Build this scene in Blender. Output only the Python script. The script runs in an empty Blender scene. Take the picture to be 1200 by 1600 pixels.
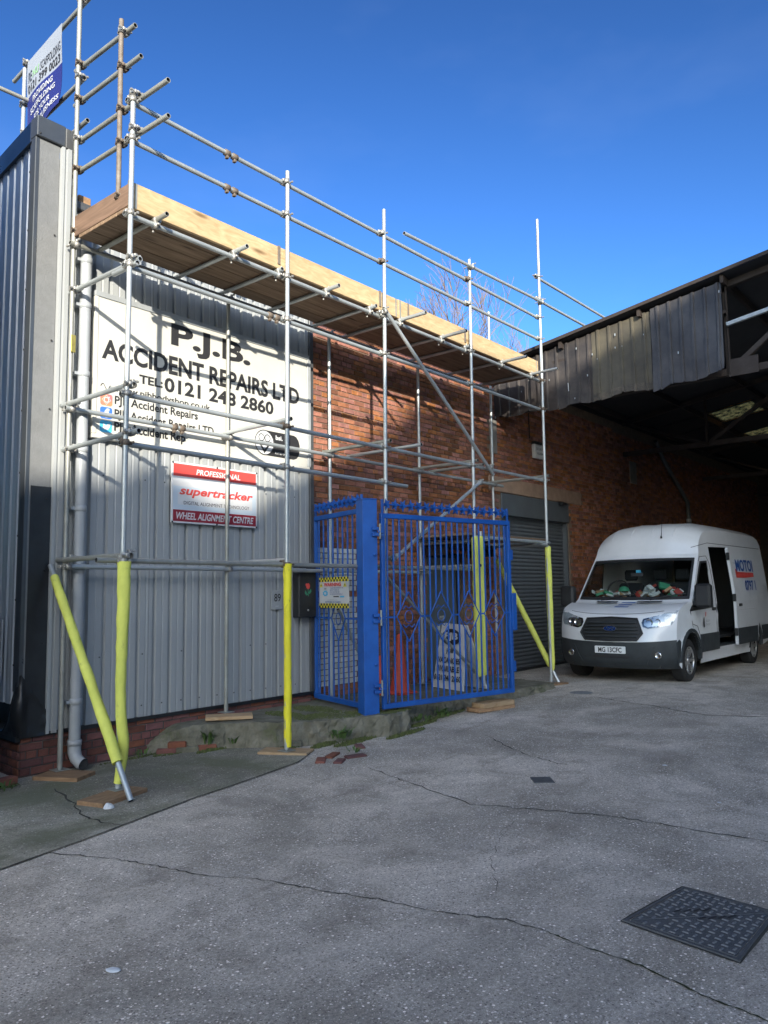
import bpy, bmesh, math, random
from mathutils import Vector, Matrix
from mathutils.geometry import tessellate_polygon
random.seed(7)
R=math.radians
scene=bpy.context.scene
COL=scene.collection

# ------------------------------------------------------------ camera
F=1216.78; yaw,pitch,roll=R(39.7226),R(5.81423),R(-.83544)
fw=Vector((math.cos(yaw)*math.cos(pitch),math.sin(yaw)*math.cos(pitch),math.sin(pitch)))
r0=Vector((math.sin(yaw),-math.cos(yaw),0)); u0=r0.cross(fw)
rt=math.cos(roll)*r0+math.sin(roll)*u0; up=-math.sin(roll)*r0+math.cos(roll)*u0
cd=bpy.data.cameras.new('camera'); cam=bpy.data.objects.new('camera',cd); COL.objects.link(cam)
M=Matrix.Identity(4)
for i in range(3): M[i][0]=rt[i]; M[i][1]=up[i]; M[i][2]=-fw[i]
M[2][3]=1.65
cam.matrix_world=M
cd.sensor_fit='VERTICAL'; cd.sensor_height=24; cd.lens=F/1600*24
cd.clip_start=.05; cd.clip_end=600
scene.camera=cam

# ------------------------------------------------------------ world, sun, exposure
SUN_DIR=Vector((.95,1.0,-.41)).normalized()      # the way the light travels
el=math.asin(-SUN_DIR.z); az=math.atan2(-SUN_DIR.x,-SUN_DIR.y)
w=bpy.data.worlds.new('World'); scene.world=w; w.use_nodes=True
nt=w.node_tree; bg=nt.nodes['Background']
sky=nt.nodes.new('ShaderNodeTexSky'); sky.sky_type='NISHITA'; sky.sun_disc=False
sky.sun_elevation=el; sky.sun_rotation=az%(2*math.pi); sky.altitude=50; sky.air_density=.85; sky.dust_density=3.0; sky.ozone_density=3.0
bg.inputs['Strength'].default_value=.13
# a few thin wisps of high cloud on the sky itself
tc=nt.nodes.new('ShaderNodeTexCoord'); mp=nt.nodes.new('ShaderNodeMapping'); mp.inputs['Scale'].default_value=(1.2,1.2,3.0); mp.inputs['Location'].default_value=(3.1,.7,1.3)
nz=nt.nodes.new('ShaderNodeTexNoise'); nz.inputs['Scale'].default_value=1.6; nz.inputs['Detail'].default_value=5; nz.inputs['Roughness'].default_value=.6
rp=nt.nodes.new('ShaderNodeValToRGB'); rp.color_ramp.elements[0].position=.52; rp.color_ramp.elements[1].position=.85
rp.color_ramp.elements[1].color=(.03,.03,.03,1)
mxs=nt.nodes.new('ShaderNodeMix'); mxs.data_type='RGBA'; mxs.inputs['B'].default_value=(5.5,6.2,7.4,1)
L=nt.links.new
L(tc.outputs['Generated'],mp.inputs['Vector']); L(mp.outputs[0],nz.inputs['Vector']); L(nz.outputs['Fac'],rp.inputs[0]); L(rp.outputs[0],mxs.inputs['Factor'])
gm=nt.nodes.new('ShaderNodeGamma'); gm.inputs['Gamma'].default_value=1.9
hs=nt.nodes.new('ShaderNodeHueSaturation'); hs.inputs['Value'].default_value=.39; hs.inputs['Saturation'].default_value=1.0
L(sky.outputs[0],gm.inputs['Color']); L(gm.outputs[0],hs.inputs['Color']); cap=nt.nodes.new('ShaderNodeVectorMath'); cap.operation='MINIMUM'; cap.inputs[1].default_value=(20,20,20)
wb=nt.nodes.new('ShaderNodeVectorMath'); wb.operation='MULTIPLY'; wb.inputs[1].default_value=(.93,1.03,.93)
L(hs.outputs[0],wb.inputs[0]); L(wb.outputs[0],cap.inputs[0]); L(cap.outputs[0],mxs.inputs['A']); L(mxs.outputs['Result'],bg.inputs['Color'])
ld=bpy.data.lights.new('sun','SUN'); ld.energy=3.9; ld.angle=R(.55); ld.color=(1,.93,.80)
sun=bpy.data.objects.new('sun',ld); COL.objects.link(sun); sun.rotation_euler=SUN_DIR.to_track_quat('-Z','Y').to_euler()
vs=scene.view_settings; vs.view_transform='Standard'; vs.look='None'; vs.gamma=1; vs.use_curve_mapping=False
vs.exposure=1.24
try: scene.cycles.max_bounces=8
except Exception: pass

# ------------------------------------------------------------ materials
MATS={}
def mat(name,col,rough=.6,metal=0,var=.0,vscale=8,bump=0,bscale=60,col2=None,spec=.5,alpha=None,island=0,coord='Object',stretch=None,dirt=None,coat=0):
    """Principled with noise variation; var mixes to col2; island = brightness jitter per piece"""
    if name in MATS: return MATS[name]
    m=bpy.data.materials.new(name); m.use_nodes=True; n=m.node_tree.nodes; l=m.node_tree.links.new
    p=n['Principled BSDF']; p.inputs['Roughness'].default_value=rough; p.inputs['Metallic'].default_value=metal
    p.inputs['Specular IOR Level'].default_value=spec
    if coat: p.inputs['Coat Weight'].default_value=coat; p.inputs['Coat Roughness'].default_value=.06
    t=n.new('ShaderNodeTexCoord'); src=t.outputs[coord]
    if coord=='World':pass
    if stretch:
        mm=n.new('ShaderNodeMapping'); mm.inputs['Scale'].default_value=stretch; l(src,mm.inputs[0]); src=mm.outputs[0]
    c=n.new('ShaderNodeRGB'); c.outputs[0].default_value=(*col,1); out=c.outputs[0]
    if var or col2:
        z=n.new('ShaderNodeTexNoise'); z.inputs['Scale'].default_value=vscale; z.inputs['Detail'].default_value=6; z.inputs['Roughness'].default_value=.65; l(src,z.inputs['Vector'])
        r=n.new('ShaderNodeMapRange'); r.inputs[1].default_value=.35; r.inputs[2].default_value=.68; l(z.outputs['Fac'],r.inputs[0])
        x=n.new('ShaderNodeMix'); x.data_type='RGBA'; c2=col2 if col2 else tuple(v*(1-var) for v in col)
        x.inputs['A'].default_value=(*c2,1); l(r.outputs[0],x.inputs['Factor']); l(out,x.inputs['B']); out=x.outputs['Result']
        rr=n.new('ShaderNodeMapRange'); rr.inputs[3].default_value=min(1,rough+.12); rr.inputs[4].default_value=max(.02,rough-.08); l(z.outputs['Fac'],rr.inputs[0]); l(rr.outputs[0],p.inputs['Roughness'])
    if dirt:
        z=n.new('ShaderNodeTexNoise'); z.inputs['Scale'].default_value=dirt[1]; z.inputs['Detail'].default_value=8; z.inputs['Roughness'].default_value=.75; l(src,z.inputs['Vector'])
        r=n.new('ShaderNodeMapRange'); r.inputs[1].default_value=dirt[2]; r.inputs[2].default_value=dirt[2]+.12; l(z.outputs['Fac'],r.inputs[0])
        x=n.new('ShaderNodeMix'); x.data_type='RGBA'; x.inputs['B'].default_value=(*dirt[0],1); l(r.outputs[0],x.inputs['Factor']); l(out,x.inputs['A']); out=x.outputs['Result']
    if island:
        g=n.new('ShaderNodeNewGeometry'); oi=n.new('ShaderNodeObjectInfo')
        a=n.new('ShaderNodeMath'); a.operation='ADD'; l(g.outputs['Random Per Island'],a.inputs[0]); l(oi.outputs['Random'],a.inputs[1])
        f=n.new('ShaderNodeMath'); f.operation='FRACT'; l(a.outputs[0],f.inputs[0])
        wn=n.new('ShaderNodeTexWhiteNoise'); wn.noise_dimensions='1D'; l(f.outputs[0],wn.inputs['W'])
        h=n.new('ShaderNodeHueSaturation'); l(out,h.inputs['Color'])
        r=n.new('ShaderNodeMapRange'); r.inputs[3].default_value=1-island; r.inputs[4].default_value=1+island*.75; l(f.outputs[0],r.inputs[0]); l(r.outputs[0],h.inputs['Value'])
        r=n.new('ShaderNodeMapRange'); r.inputs[3].default_value=.485; r.inputs[4].default_value=.515; l(wn.outputs['Value'],r.inputs[0]); l(r.outputs[0],h.inputs['Hue'])
        r=n.new('ShaderNodeMapRange'); r.inputs[3].default_value=.75; r.inputs[4].default_value=1.08; l(wn.outputs['Value'],r.inputs[0]); l(r.outputs[0],h.inputs['Saturation'])
        out=h.outputs[0]
    l(out,p.inputs['Base Color'])
    if bump:
        z=n.new('ShaderNodeTexNoise'); z.inputs['Scale'].default_value=bscale; z.inputs['Detail'].default_value=4; l(src,z.inputs['Vector'])
        b=n.new('ShaderNodeBump'); b.inputs['Strength'].default_value=bump; b.inputs['Distance'].default_value=.01; l(z.outputs['Fac'],b.inputs['Height']); l(b.outputs[0],p.inputs['Normal'])
    MATS[name]=m; return m
GALV=mat('galvanised',(.47,.50,.50),.36,.45,col2=(.37,.40,.405),vscale=4,dirt=((.28,.26,.23),2.5,.70))
GALV2=mat('old_galvanised',(.36,.37,.34),.45,.4,col2=(.27,.27,.24),vscale=4,dirt=((.26,.21,.16),4,.66))
RUSTY=mat('rusty_tube',(.22,.19,.16),.7,.2,col2=(.14,.11,.085),vscale=12,bump=.3,bscale=60)
COUP=mat('coupler_steel',(.46,.47,.46),.45,.5,col2=(.26,.24,.21),vscale=30,bump=.2,bscale=120)
COUPR=mat('coupler_rust',(.19,.155,.12),.7,.3,col2=(.12,.09,.07),vscale=30,bump=.3,bscale=120)
TUBEIN=mat('tube_bore',(.03,.03,.03),.9)
FOAM=mat('foam_lime',(.70,.72,.14),.75,0,col2=(.56,.59,.11),vscale=6,bump=.25,bscale=40,dirt=((.30,.32,.09),7,.60),stretch=(1,1,.5))
FOAMY=mat('foam_yellow',(.80,.72,.03),.7,0,col2=(.68,.60,.03),vscale=6,bump=.25,bscale=40,dirt=((.20,.17,.05),14,.57),stretch=(1,1,.5))
def woodmat(name,c1,c2,sx):
    m=bpy.data.materials.new(name); m.use_nodes=True; n=m.node_tree.nodes; l=m.node_tree.links.new; p=n['Principled BSDF']; p.inputs['Roughness'].default_value=.8
    t=n.new('ShaderNodeTexCoord'); mm=n.new('ShaderNodeMapping'); mm.inputs['Scale'].default_value=sx; l(t.outputs['Object'],mm.inputs[0])
    z=n.new('ShaderNodeTexNoise'); z.inputs['Scale'].default_value=3; z.inputs['Detail'].default_value=7; z.inputs['Distortion'].default_value=1.2; l(mm.outputs[0],z.inputs['Vector'])
    r=n.new('ShaderNodeValToRGB'); r.color_ramp.elements[0].position=.3; r.color_ramp.elements[1].position=.7; r.color_ramp.elements[0].color=(*c2,1); r.color_ramp.elements[1].color=(*c1,1); l(z.outputs['Fac'],r.inputs[0])
    z2=n.new('ShaderNodeTexVoronoi'); z2.inputs['Scale'].default_value=2.3; z2.inputs['Randomness'].default_value=1; 
    m2=n.new('ShaderNodeMapping'); m2.inputs['Scale'].default_value=tuple(max(.7,v*.42) for v in sx); l(t.outputs['Object'],m2.inputs[0]); l(m2.outputs[0],z2.inputs['Vector'])
    r2=n.new('ShaderNodeMapRange'); r2.inputs[1].default_value=.05; r2.inputs[2].default_value=.22; l(z2.outputs['Distance'],r2.inputs[0])
    x=n.new('ShaderNodeMix'); x.data_type='RGBA'; x.inputs['A'].default_value=(c2[0]*.45,c2[1]*.4,c2[2]*.35,1); l(r2.outputs[0],x.inputs['Factor']); l(r.outputs[0],x.inputs['B'])
    oi=n.new('ShaderNodeObjectInfo'); h=n.new('ShaderNodeHueSaturation'); rr=n.new('ShaderNodeMapRange'); rr.inputs[3].default_value=.82; rr.inputs[4].default_value=1.12; l(oi.outputs['Random'],rr.inputs[0]); l(rr.outputs[0],h.inputs['Value']); l(x.outputs['Result'],h.inputs['Color'])
    l(h.outputs[0],p.inputs['Base Color'])
    b=n.new('ShaderNodeBump'); b.inputs['Strength'].default_value=.25; b.inputs['Distance'].default_value=.004; l(z.outputs['Fac'],b.inputs['Height']); l(b.outputs[0],p.inputs['Normal'])
    return m
WOODX=woodmat('pine_along_x',(.50,.375,.215),(.36,.245,.125),(1.6,7,7))
WOODD=woodmat('weathered_board',(.27,.185,.12),(.15,.095,.055),(.5,8,8))
WOODY=woodmat('brown_board_y',(.20,.125,.085),(.12,.075,.05),(9,.8,9))
WOODP=woodmat('pad_wood',(.52,.37,.22),(.36,.23,.12),(2,7,7))
WOODPD=woodmat('dark_pad_wood',(.36,.22,.12),(.22,.13,.07),(2,7,7))
CLAD=mat('grey_cladding',(.34,.355,.355),.45,.0,col2=(.315,.33,.335),vscale=1.2,bump=.03,bscale=40,dirt=((.27,.275,.27),1.6,.68))
CLADL=mat('side_cladding',(.74,.77,.80),.3,.25,col2=(.62,.65,.68),vscale=2,stretch=(3,3,.4),bump=.06,bscale=40)
TRIM=mat('corner_trim',(.10,.115,.13),.28,.5,col2=(.075,.085,.10),vscale=2,bump=.05,bscale=15)
TRIMD=mat('dark_trim',(.085,.09,.095),.45,.1,col2=(.06,.062,.065),vscale=3,bump=.1,bscale=20)
BLACKP=mat('black_membrane',(.022,.024,.027),.38,0,col2=(.014,.015,.017),vscale=4,bump=.6,bscale=9)
TEXP=mat('textured_panel',(.21,.215,.215),.5,.1,col2=(.175,.18,.18),vscale=9,bump=.35,bscale=60)
CREAM=mat('sign_cream',(.57,.56,.51),.45,0,col2=(.52,.51,.46),vscale=1.6,dirt=((.42,.39,.31),1.4,.70))
SIGNFR=mat('sign_frame',(.36,.38,.39),.5,.1,var=.15)
INK=mat('black_ink',(.022,.022,.024),.6)
WHITE=mat('white_print',(.62,.63,.64),.45,var=.06)
RED=mat('red_print',(.62,.07,.06),.45,var=.08)
DRED=mat('dark_red_print',(.27,.02,.035),.45)
LBLUE=mat('pale_blue_print',(.50,.58,.65),.45)
BLUEI=mat('blue_ink',(.03,.10,.32),.45)
NAVY=mat('banner_navy',(.015,.022,.15),.55,var=.1,vscale=4)
BANW=mat('banner_shaded_white',(.28,.31,.36),.6,var=.08,vscale=4)  # the banner's shade is put into this dim blue-grey white
GREENI=mat('green_ink',(.25,.48,.22),.5)
YEL=mat('warning_yellow',(.75,.66,.05),.5)
FBBLUE=mat('icon_blue',(.05,.16,.60),.45)
TWBLUE=mat('icon_sky_blue',(.08,.45,.72),.45)
INSTA=mat('icon_pink',(.75,.10,.18),.45,col2=(.80,.30,.08),vscale=9)
PIPE=mat('grey_upvc',(.36,.38,.40),.35,0,col2=(.30,.32,.33),vscale=3,dirt=((.20,.21,.19),5,.66))
BRICK=mat('red_brick',(.34,.122,.058),.88,0,col2=(.20,.066,.035),vscale=9,bump=.5,bscale=70,island=.42,dirt=((.10,.06,.045),5,.67))
BRICKD=mat('dark_brick',(.20,.085,.05),.9,0,col2=(.13,.055,.035),vscale=9,bump=.5,bscale=70,island=.4)
BRICKP=mat('plinth_brick',(.21,.065,.045),.85,0,col2=(.12,.042,.032),vscale=6,bump=.6,bscale=50,island=.4,dirt=((.085,.09,.05),4,.60))
BRICKW=mat('painted_brick',(.66,.66,.61),.75,0,col2=(.52,.52,.47),vscale=6,bump=.5,bscale=60,island=.12,dirt=((.24,.17,.12),9,.68))
MORT=mat('mortar',(.21,.15,.105),.95,0,col2=(.13,.09,.065),vscale=10,bump=.5,bscale=90)
MORTD=mat('dark_mortar',(.11,.09,.08),.95,0,var=.3)
CONC=mat('lintel_concrete',(.30,.20,.14),.9,0,col2=(.22,.145,.10),vscale=4,bump=.4,bscale=60,dirt=((.13,.10,.08),3,.64))
CONCG=mat('grey_concrete',(.22,.20,.18),.9,0,col2=(.15,.14,.12),vscale=4,bump=.4,bscale=60)
SHUT=mat('shutter_grey',(.105,.12,.13),.45,.15,col2=(.085,.095,.105),vscale=2,dirt=((.06,.065,.065),3,.66))
DOORG=mat('door_grey',(.10,.115,.125),.5,0,var=.12)
GATE=mat('gate_blue',(.012,.105,.42),.38,0,col2=(.008,.070,.30),vscale=3.5,bump=.12,bscale=60,dirt=((.05,.06,.10),9,.68))
STEELD=mat('dark_steel',(.05,.04,.036),.7,.3,col2=(.035,.026,.022),vscale=5,bump=.3,bscale=40)
ROOFD=mat('roof_sheet_dark',(.035,.035,.037),.6,.1,col2=(.03,.03,.032),vscale=2)
FASA=mat('fascia_black',(.068,.058,.052),.55,.05,col2=(.022,.020,.022),vscale=2.5,bump=.2,bscale=12)
FASB=mat('fascia_brown',(.092,.080,.054),.6,.0,col2=(.052,.046,.036),vscale=2.5,bump=.2,bscale=12)
FASC=mat('fascia_grey',(.078,.073,.072),.42,.1,col2=(.034,.033,.038),vscale=2.5,bump=.25,bscale=12)
FASE=mat('fascia_torn_edge',(.12,.10,.075),.8,col2=(.05,.045,.04),vscale=9,bump=.5)
ZINC=mat('zinc_channel',(.42,.46,.48),.5,.3,var=.3,vscale=20)
BLACKPL=mat('black_plastic',(.014,.015,.017),.5,0,col2=(.022,.024,.026),vscale=5)
GREYPL=mat('van_grey_plastic',(.032,.039,.043),.6,0,col2=(.024,.029,.033),vscale=5)
VANW=mat('van_white_paint',(.68,.70,.72),.30,0,col2=(.61,.63,.65),vscale=2.2,coat=.5,dirt=((.45,.45,.43),3.0,.70))
RUBBER=mat('tyre_rubber',(.015,.015,.016),.85,bump=.3,bscale=50)
ALLOY=mat('alloy_silver',(.5,.5,.5),.3,.85)
CHROME=mat('chrome',(.7,.7,.7),.15,1)
PLATE=mat('plate_white',(.72,.74,.74),.4)
BADGE=mat('badge_blue',(.01,.03,.12),.25)
SEAT=mat('seat_fabric',(.02,.022,.028),.9)
RUGR=mat('red_clutter',(.32,.04,.03),.7); GRNC=mat('green_clutter',(.04,.22,.12),.7); WHTC=mat('paper_clutter',(.5,.52,.52),.7)
CONE=mat('cone_red',(.55,.075,.03),.6,0,col2=(.40,.05,.03),vscale=7,dirt=((.15,.06,.05),9,.66))
TREAD=mat('worn_tread',(.17,.175,.18),.45,.2)
IRON=mat('cast_iron',(.105,.108,.11),.6,.1,col2=(.075,.078,.08),vscale=14,bump=.4,bscale=120,dirt=((.17,.16,.14),6,.68))
LEAF=mat('weed_leaf',(.045,.10,.02),.7,0,col2=(.075,.13,.03),vscale=12)
MOSS=mat('moss_green',(.10,.125,.03),.95,0,col2=(.06,.065,.025),vscale=20,bump=.8,bscale=90)
TWIG=mat('bare_twig',(.15,.115,.09),.9)
PAPER=mat('litter_white',(.6,.63,.66),.5)
OCC=mat('opposite_wall',(.45,.42,.38),.9,0,var=.2)
def glass(name,col,mixf,rough=.03):
    m=bpy.data.materials.new(name); m.use_nodes=True; n=m.node_tree.nodes; l=m.node_tree.links.new
    n.remove(n['Principled BSDF']); o=n['Material Output']
    g=n.new('ShaderNodeBsdfGlossy'); g.inputs['Roughness'].default_value=rough; t=n.new('ShaderNodeBsdfTransparent'); t.inputs[0].default_value=(*col,1)
    lw=n.new('ShaderNodeLayerWeight'); pw=n.new('ShaderNodeMath'); pw.operation='POWER'; pw.inputs[1].default_value=4; l(lw.outputs['Facing'],pw.inputs[0]); ad=n.new('ShaderNodeMath'); ad.operation='MULTIPLY_ADD'; ad.inputs[1].default_value=.8; ad.inputs[2].default_value=.045+mixf; l(pw.outputs[0],ad.inputs[0])
    x=n.new('ShaderNodeMixShader'); l(ad.outputs[0],x.inputs[0]); l(t.outputs[0],x.inputs[1]); l(g.outputs[0],x.inputs[2]); l(x.outputs[0],o.inputs[0]); return m
GLASS=glass('screen_glass',(.80,.85,.83),.0)
LENS=glass('lamp_lens',(.85,.88,.9),.05)
def skylight():
    m=bpy.data.materials.new('skylight_sheet'); m.use_nodes=True; n=m.node_tree.nodes; l=m.node_tree.links.new; p=n['Principled BSDF']
    p.inputs['Base Color'].default_value=(.5,.42,.2,1)
    tr=n.new('ShaderNodeBsdfTranslucent'); t=n.new('ShaderNodeTexCoord'); z=n.new('ShaderNodeTexNoise'); z.inputs['Scale'].default_value=5; z.inputs['Detail'].default_value=6; z.inputs['Roughness'].default_value=.8; l(t.outputs['Object'],z.inputs['Vector'])
    r=n.new('ShaderNodeValToRGB'); r.color_ramp.elements[0].position=.42; r.color_ramp.elements[1].position=.62; r.color_ramp.elements[0].color=(.05,.03,.01,1); r.color_ramp.elements[1].color=(1.0,.52,.12,1); l(z.outputs['Fac'],r.inputs[0]); l(r.outputs[0],tr.inputs[0])
    x=n.new('ShaderNodeMixShader'); x.inputs[0].default_value=.97; l(p.outputs[0],x.inputs[1]); l(tr.outputs[0],x.inputs[2]); l(x.outputs[0],n['Material Output'].inputs[0]); return m
SKYL=skylight()

# ------------------------------------------------------------ mesh builder
class MB:
    def __init__(s): s.v=[]; s.f=[]; s.m=[]; s.s=[]; s.mats=[]
    def mi(s,m):
        if m is None: return 0
        if m not in s.mats: s.mats.append(m)
        return s.mats.index(m)
    def add(s,vs,fs,m=None,smooth=False):
        o=len(s.v); s.v+= [tuple(v) for v in vs]; k=s.mi(m)
        for f in fs: s.f.append(tuple(i+o for i in f)); s.m.append(k); s.s.append(smooth)
    def box(s,x0,x1,y0,y1,z0,z1,m=None,T=None):
        vs=[Vector((x,y,z)) for z in (z0,z1) for y in (y0,y1) for x in (x0,x1)]
        if T is not None: vs=[T@v for v in vs]
        s.add(vs,[(0,2,3,1),(4,5,7,6),(0,1,5,4),(2,6,7,3),(0,4,6,2),(1,3,7,5)],m)
    def bbox(s,x0,x1,y0,y1,z0,z1,b,m=None,T=None):
        """box with chamfered edges"""
        bm=bmesh.new(); bmesh.ops.create_cube(bm,size=1)
        for v in bm.verts: v.co=Vector(((x0+x1)/2+v.co.x*(x1-x0),(y0+y1)/2+v.co.y*(y1-y0),(z0+z1)/2+v.co.z*(z1-z0)))
        bmesh.ops.bevel(bm,geom=bm.edges[:],offset=b,segments=1,affect='EDGES')
        s.bm(bm,m,T)
    def bm(s,bm,m=None,T=None,smooth=False):
        bm.verts.ensure_lookup_table(); bm.verts.index_update()
        s.add([(T@v.co if T is not None else v.co.copy()) for v in bm.verts],[[v.index for v in f.verts] for f in bm.faces],m,smooth); bm.free()
    def tube(s,a,b,r=.0242,n=14,m=None,bore=True,r2=None):
        a=Vector(a); b=Vector(b); d=(b-a).normalized(); x=d.orthogonal().normalized(); y=d.cross(x)
        r2=r if r2 is None else r2
        ring=lambda c,q:[c+x*math.cos(2*math.pi*i/n)*q+y*math.sin(2*math.pi*i/n)*q for i in range(n)]
        s.add(ring(a,r)+ring(b,r2),[(i,(i+1)%n,n+(i+1)%n,n+i) for i in range(n)],m,True)
        if bore:
            for c,q,sg in ((a,r,1),(b,r2,-1)):
                qi=q*.8; dd=d*sg*min(.06,(b-a).length*.3)
                s.add(ring(c,q)+ring(c,qi),[((i+1)%n,i,n+i,n+(i+1)%n) if sg>0 else (i,(i+1)%n,n+(i+1)%n,n+i) for i in range(n)],m)
                s.add(ring(c,qi)+ring(c+dd,qi)+[c+dd],[((i+1)%n,i,n+i,n+(i+1)%n) for i in range(n)]+[(n+i,n+(i+1)%n,2*n) for i in range(n)],TUBEIN)
        else:
            s.add(ring(a,r),[tuple(range(n))[::-1]],m); s.add(ring(b,r2),[tuple(range(n))],m)
    def path(s,pts,r,n=10,m=None,flat=None,caps=True):
        pts=[Vector(p) for p in pts]; rings=[]; x=None
        for i,p in enumerate(pts):
            d=(pts[min(i+1,len(pts)-1)]-pts[max(i-1,0)]).normalized()
            if x is None: x=(Vector(flat) if flat else d.orthogonal())
            x=(x-d*x.dot(d)).normalized(); y=d.cross(x)
            rr=r[i] if isinstance(r,(list,tuple)) else r
            ra,rb=rr if isinstance(rr,tuple) else (rr,rr)
            rings+= [p+x*math.cos(2*math.pi*k/n)*ra+y*math.sin(2*math.pi*k/n)*rb for k in range(n)]
        fs=[(i*n+k,i*n+(k+1)%n,(i+1)*n+(k+1)%n,(i+1)*n+k) for i in range(len(pts)-1) for k in range(n)]
        s.add(rings,fs,m,True)
        if caps: s.add(rings[:n],[tuple(range(n))[::-1]],m); s.add(rings[-n:],[tuple(range(n))],m)
    def prism(s,poly,depth,T,m=None):
        """poly in local xy, extruded along local z by depth, T world matrix"""
        n=len(poly); tris=tessellate_polygon([[Vector((a,b,0)) for a,b in poly]])
        vs=[T@Vector((a,b,0)) for a,b in poly]+[T@Vector((a,b,depth)) for a,b in poly]
        s.add(vs,[tuple(t)[::-1] for t in tris]+[tuple(i+n for i in t) for t in tris]+[(i,(i+1)%n,n+(i+1)%n,n+i) for i in range(n)],m)
    def lathe(s,prof,T,n=20,m=None,smooth=True):
        """profile [(r,z)] about local z"""
        vs=[T@Vector((r*math.cos(2*math.pi*k/n),r*math.sin(2*math.pi*k/n),z)) for r,z in prof for k in range(n)]
        s.add(vs,[(i*n+k,i*n+(k+1)%n,(i+1)*n+(k+1)%n,(i+1)*n+k) for i in range(len(prof)-1) for k in range(n)],m,smooth)
    def mesh(s,name,m,off=Vector((0,0,0))):
        me=bpy.data.meshes.new(name); me.from_pydata([(v[0]-off[0],v[1]-off[1],v[2]-off[2]) for v in s.v],[],s.f)
        if not s.mats: s.mats=[m]
        elif m is not None and m not in s.mats and any(True for _ in ()): pass
        for q in s.mats: me.materials.append(q)
        me.polygons.foreach_set('material_index',s.m); me.polygons.foreach_set('use_smooth',s.s); me.update()
        return me
    def build(s,name,m=None,parent=None,label=None,cat=None,group=None,kind=None,loc=None,recalc=False):
        wl=(Vector(loc) if loc is not None else Vector((0,0,0)))
        pl=Vector((0,0,0)); q=parent
        while q is not None: pl+=q.location; q=q.parent
        me=s.mesh(name,m,wl if loc is not None else pl)
        if recalc:
            b=bmesh.new(); b.from_mesh(me); bmesh.ops.recalc_face_normals(b,faces=b.faces); b.to_mesh(me); b.free()
        o=bpy.data.objects.new(name,me); COL.objects.link(o)
        if parent is not None: o.parent=parent; o.location=(wl-pl) if loc is not None else (0,0,0)
        elif loc is not None: o.location=wl
        tag(o,label,cat,group,kind); return o
def tag(o,label=None,cat=None,group=None,kind=None):
    if label:o['label']=label
    if cat:o['category']=cat
    if group:o['group']=group
    if kind:o['kind']=kind
    return o
def thing(name,label,cat,loc=(0,0,0),group=None):
    o=bpy.data.objects.new(name,None); COL.objects.link(o); o.location=loc; o.empty_display_size=.2
    return tag(o,label,cat,group)
def inst(me,name,parent,loc,rot=None,scale=None,label=None,cat=None,group=None):
    o=bpy.data.objects.new(name,me); COL.objects.link(o)
    pl=Vector((0,0,0)); q=parent
    while q is not None: pl+=q.location; q=q.parent
    o.parent=parent; o.location=Vector(loc)-pl
    if rot is not None:
        o.rotation_mode='QUATERNION'; o.rotation_quaternion=rot
    if scale: o.scale=scale
    return tag(o,label,cat,group)
_tc={}
def textmesh(s,bold=0.0,shear=0.0,ext=.0):
    k=(s,bold,shear)
    if k in _tc: return _tc[k]
    c=bpy.data.curves.new('t','FONT'); c.body=s; c.size=1; c.offset=bold; c.shear=shear; c.resolution_u=3; c.align_x='LEFT'
    o=bpy.data.objects.new('t',c); COL.objects.link(o); bpy.context.view_layer.update()
    me=bpy.data.meshes.new_from_object(o.evaluated_get(bpy.context.evaluated_depsgraph_get()))
    vs=[v.co.copy() for v in me.vertices]; fs=[tuple(p.vertices) for p in me.polygons]
    bpy.data.objects.remove(o); bpy.data.curves.remove(c); bpy.data.meshes.remove(me)
    x0=min(v.x for v in vs);x1=max(v.x for v in vs);y0=min(v.y for v in vs);y1=max(v.y for v in vs)
    _tc[k]=([((v.x-x0)/(x1-x0),(v.y-y0)/(y1-y0)) for v in vs],fs); return _tc[k]
def text(mb,s,org,U,V,m,bold=0,shear=0):
    """text fitted into the parallelogram org + a*U + b*V"""
    vs,fs=textmesh(s,bold,shear); org=Vector(org);U=Vector(U);V=Vector(V)
    mb.add([org+U*a+V*b for a,b in vs],fs,m)
def wtext(mb,s,x0,x1,z0,z1,y,m,bold=0,shear=0): text(mb,s,(x0,y,z0),(x1-x0,0,0),(0,0,z1-z0),m,bold,shear)
def disc(cx,cz,r,n=24,ry=None): return [(cx+r*math.cos(2*math.pi*i/n),cz+(ry or r)*math.sin(2*math.pi*i/n)) for i in range(n)]
def wallT(y): # local (x,y,z)->(x, y - z, y) : polygons in x-z at depth y, extruded toward the viewer
    return Matrix(((1,0,0,0),(0,0,-1,y),(0,1,0,0),(0,0,0,1)))

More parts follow.
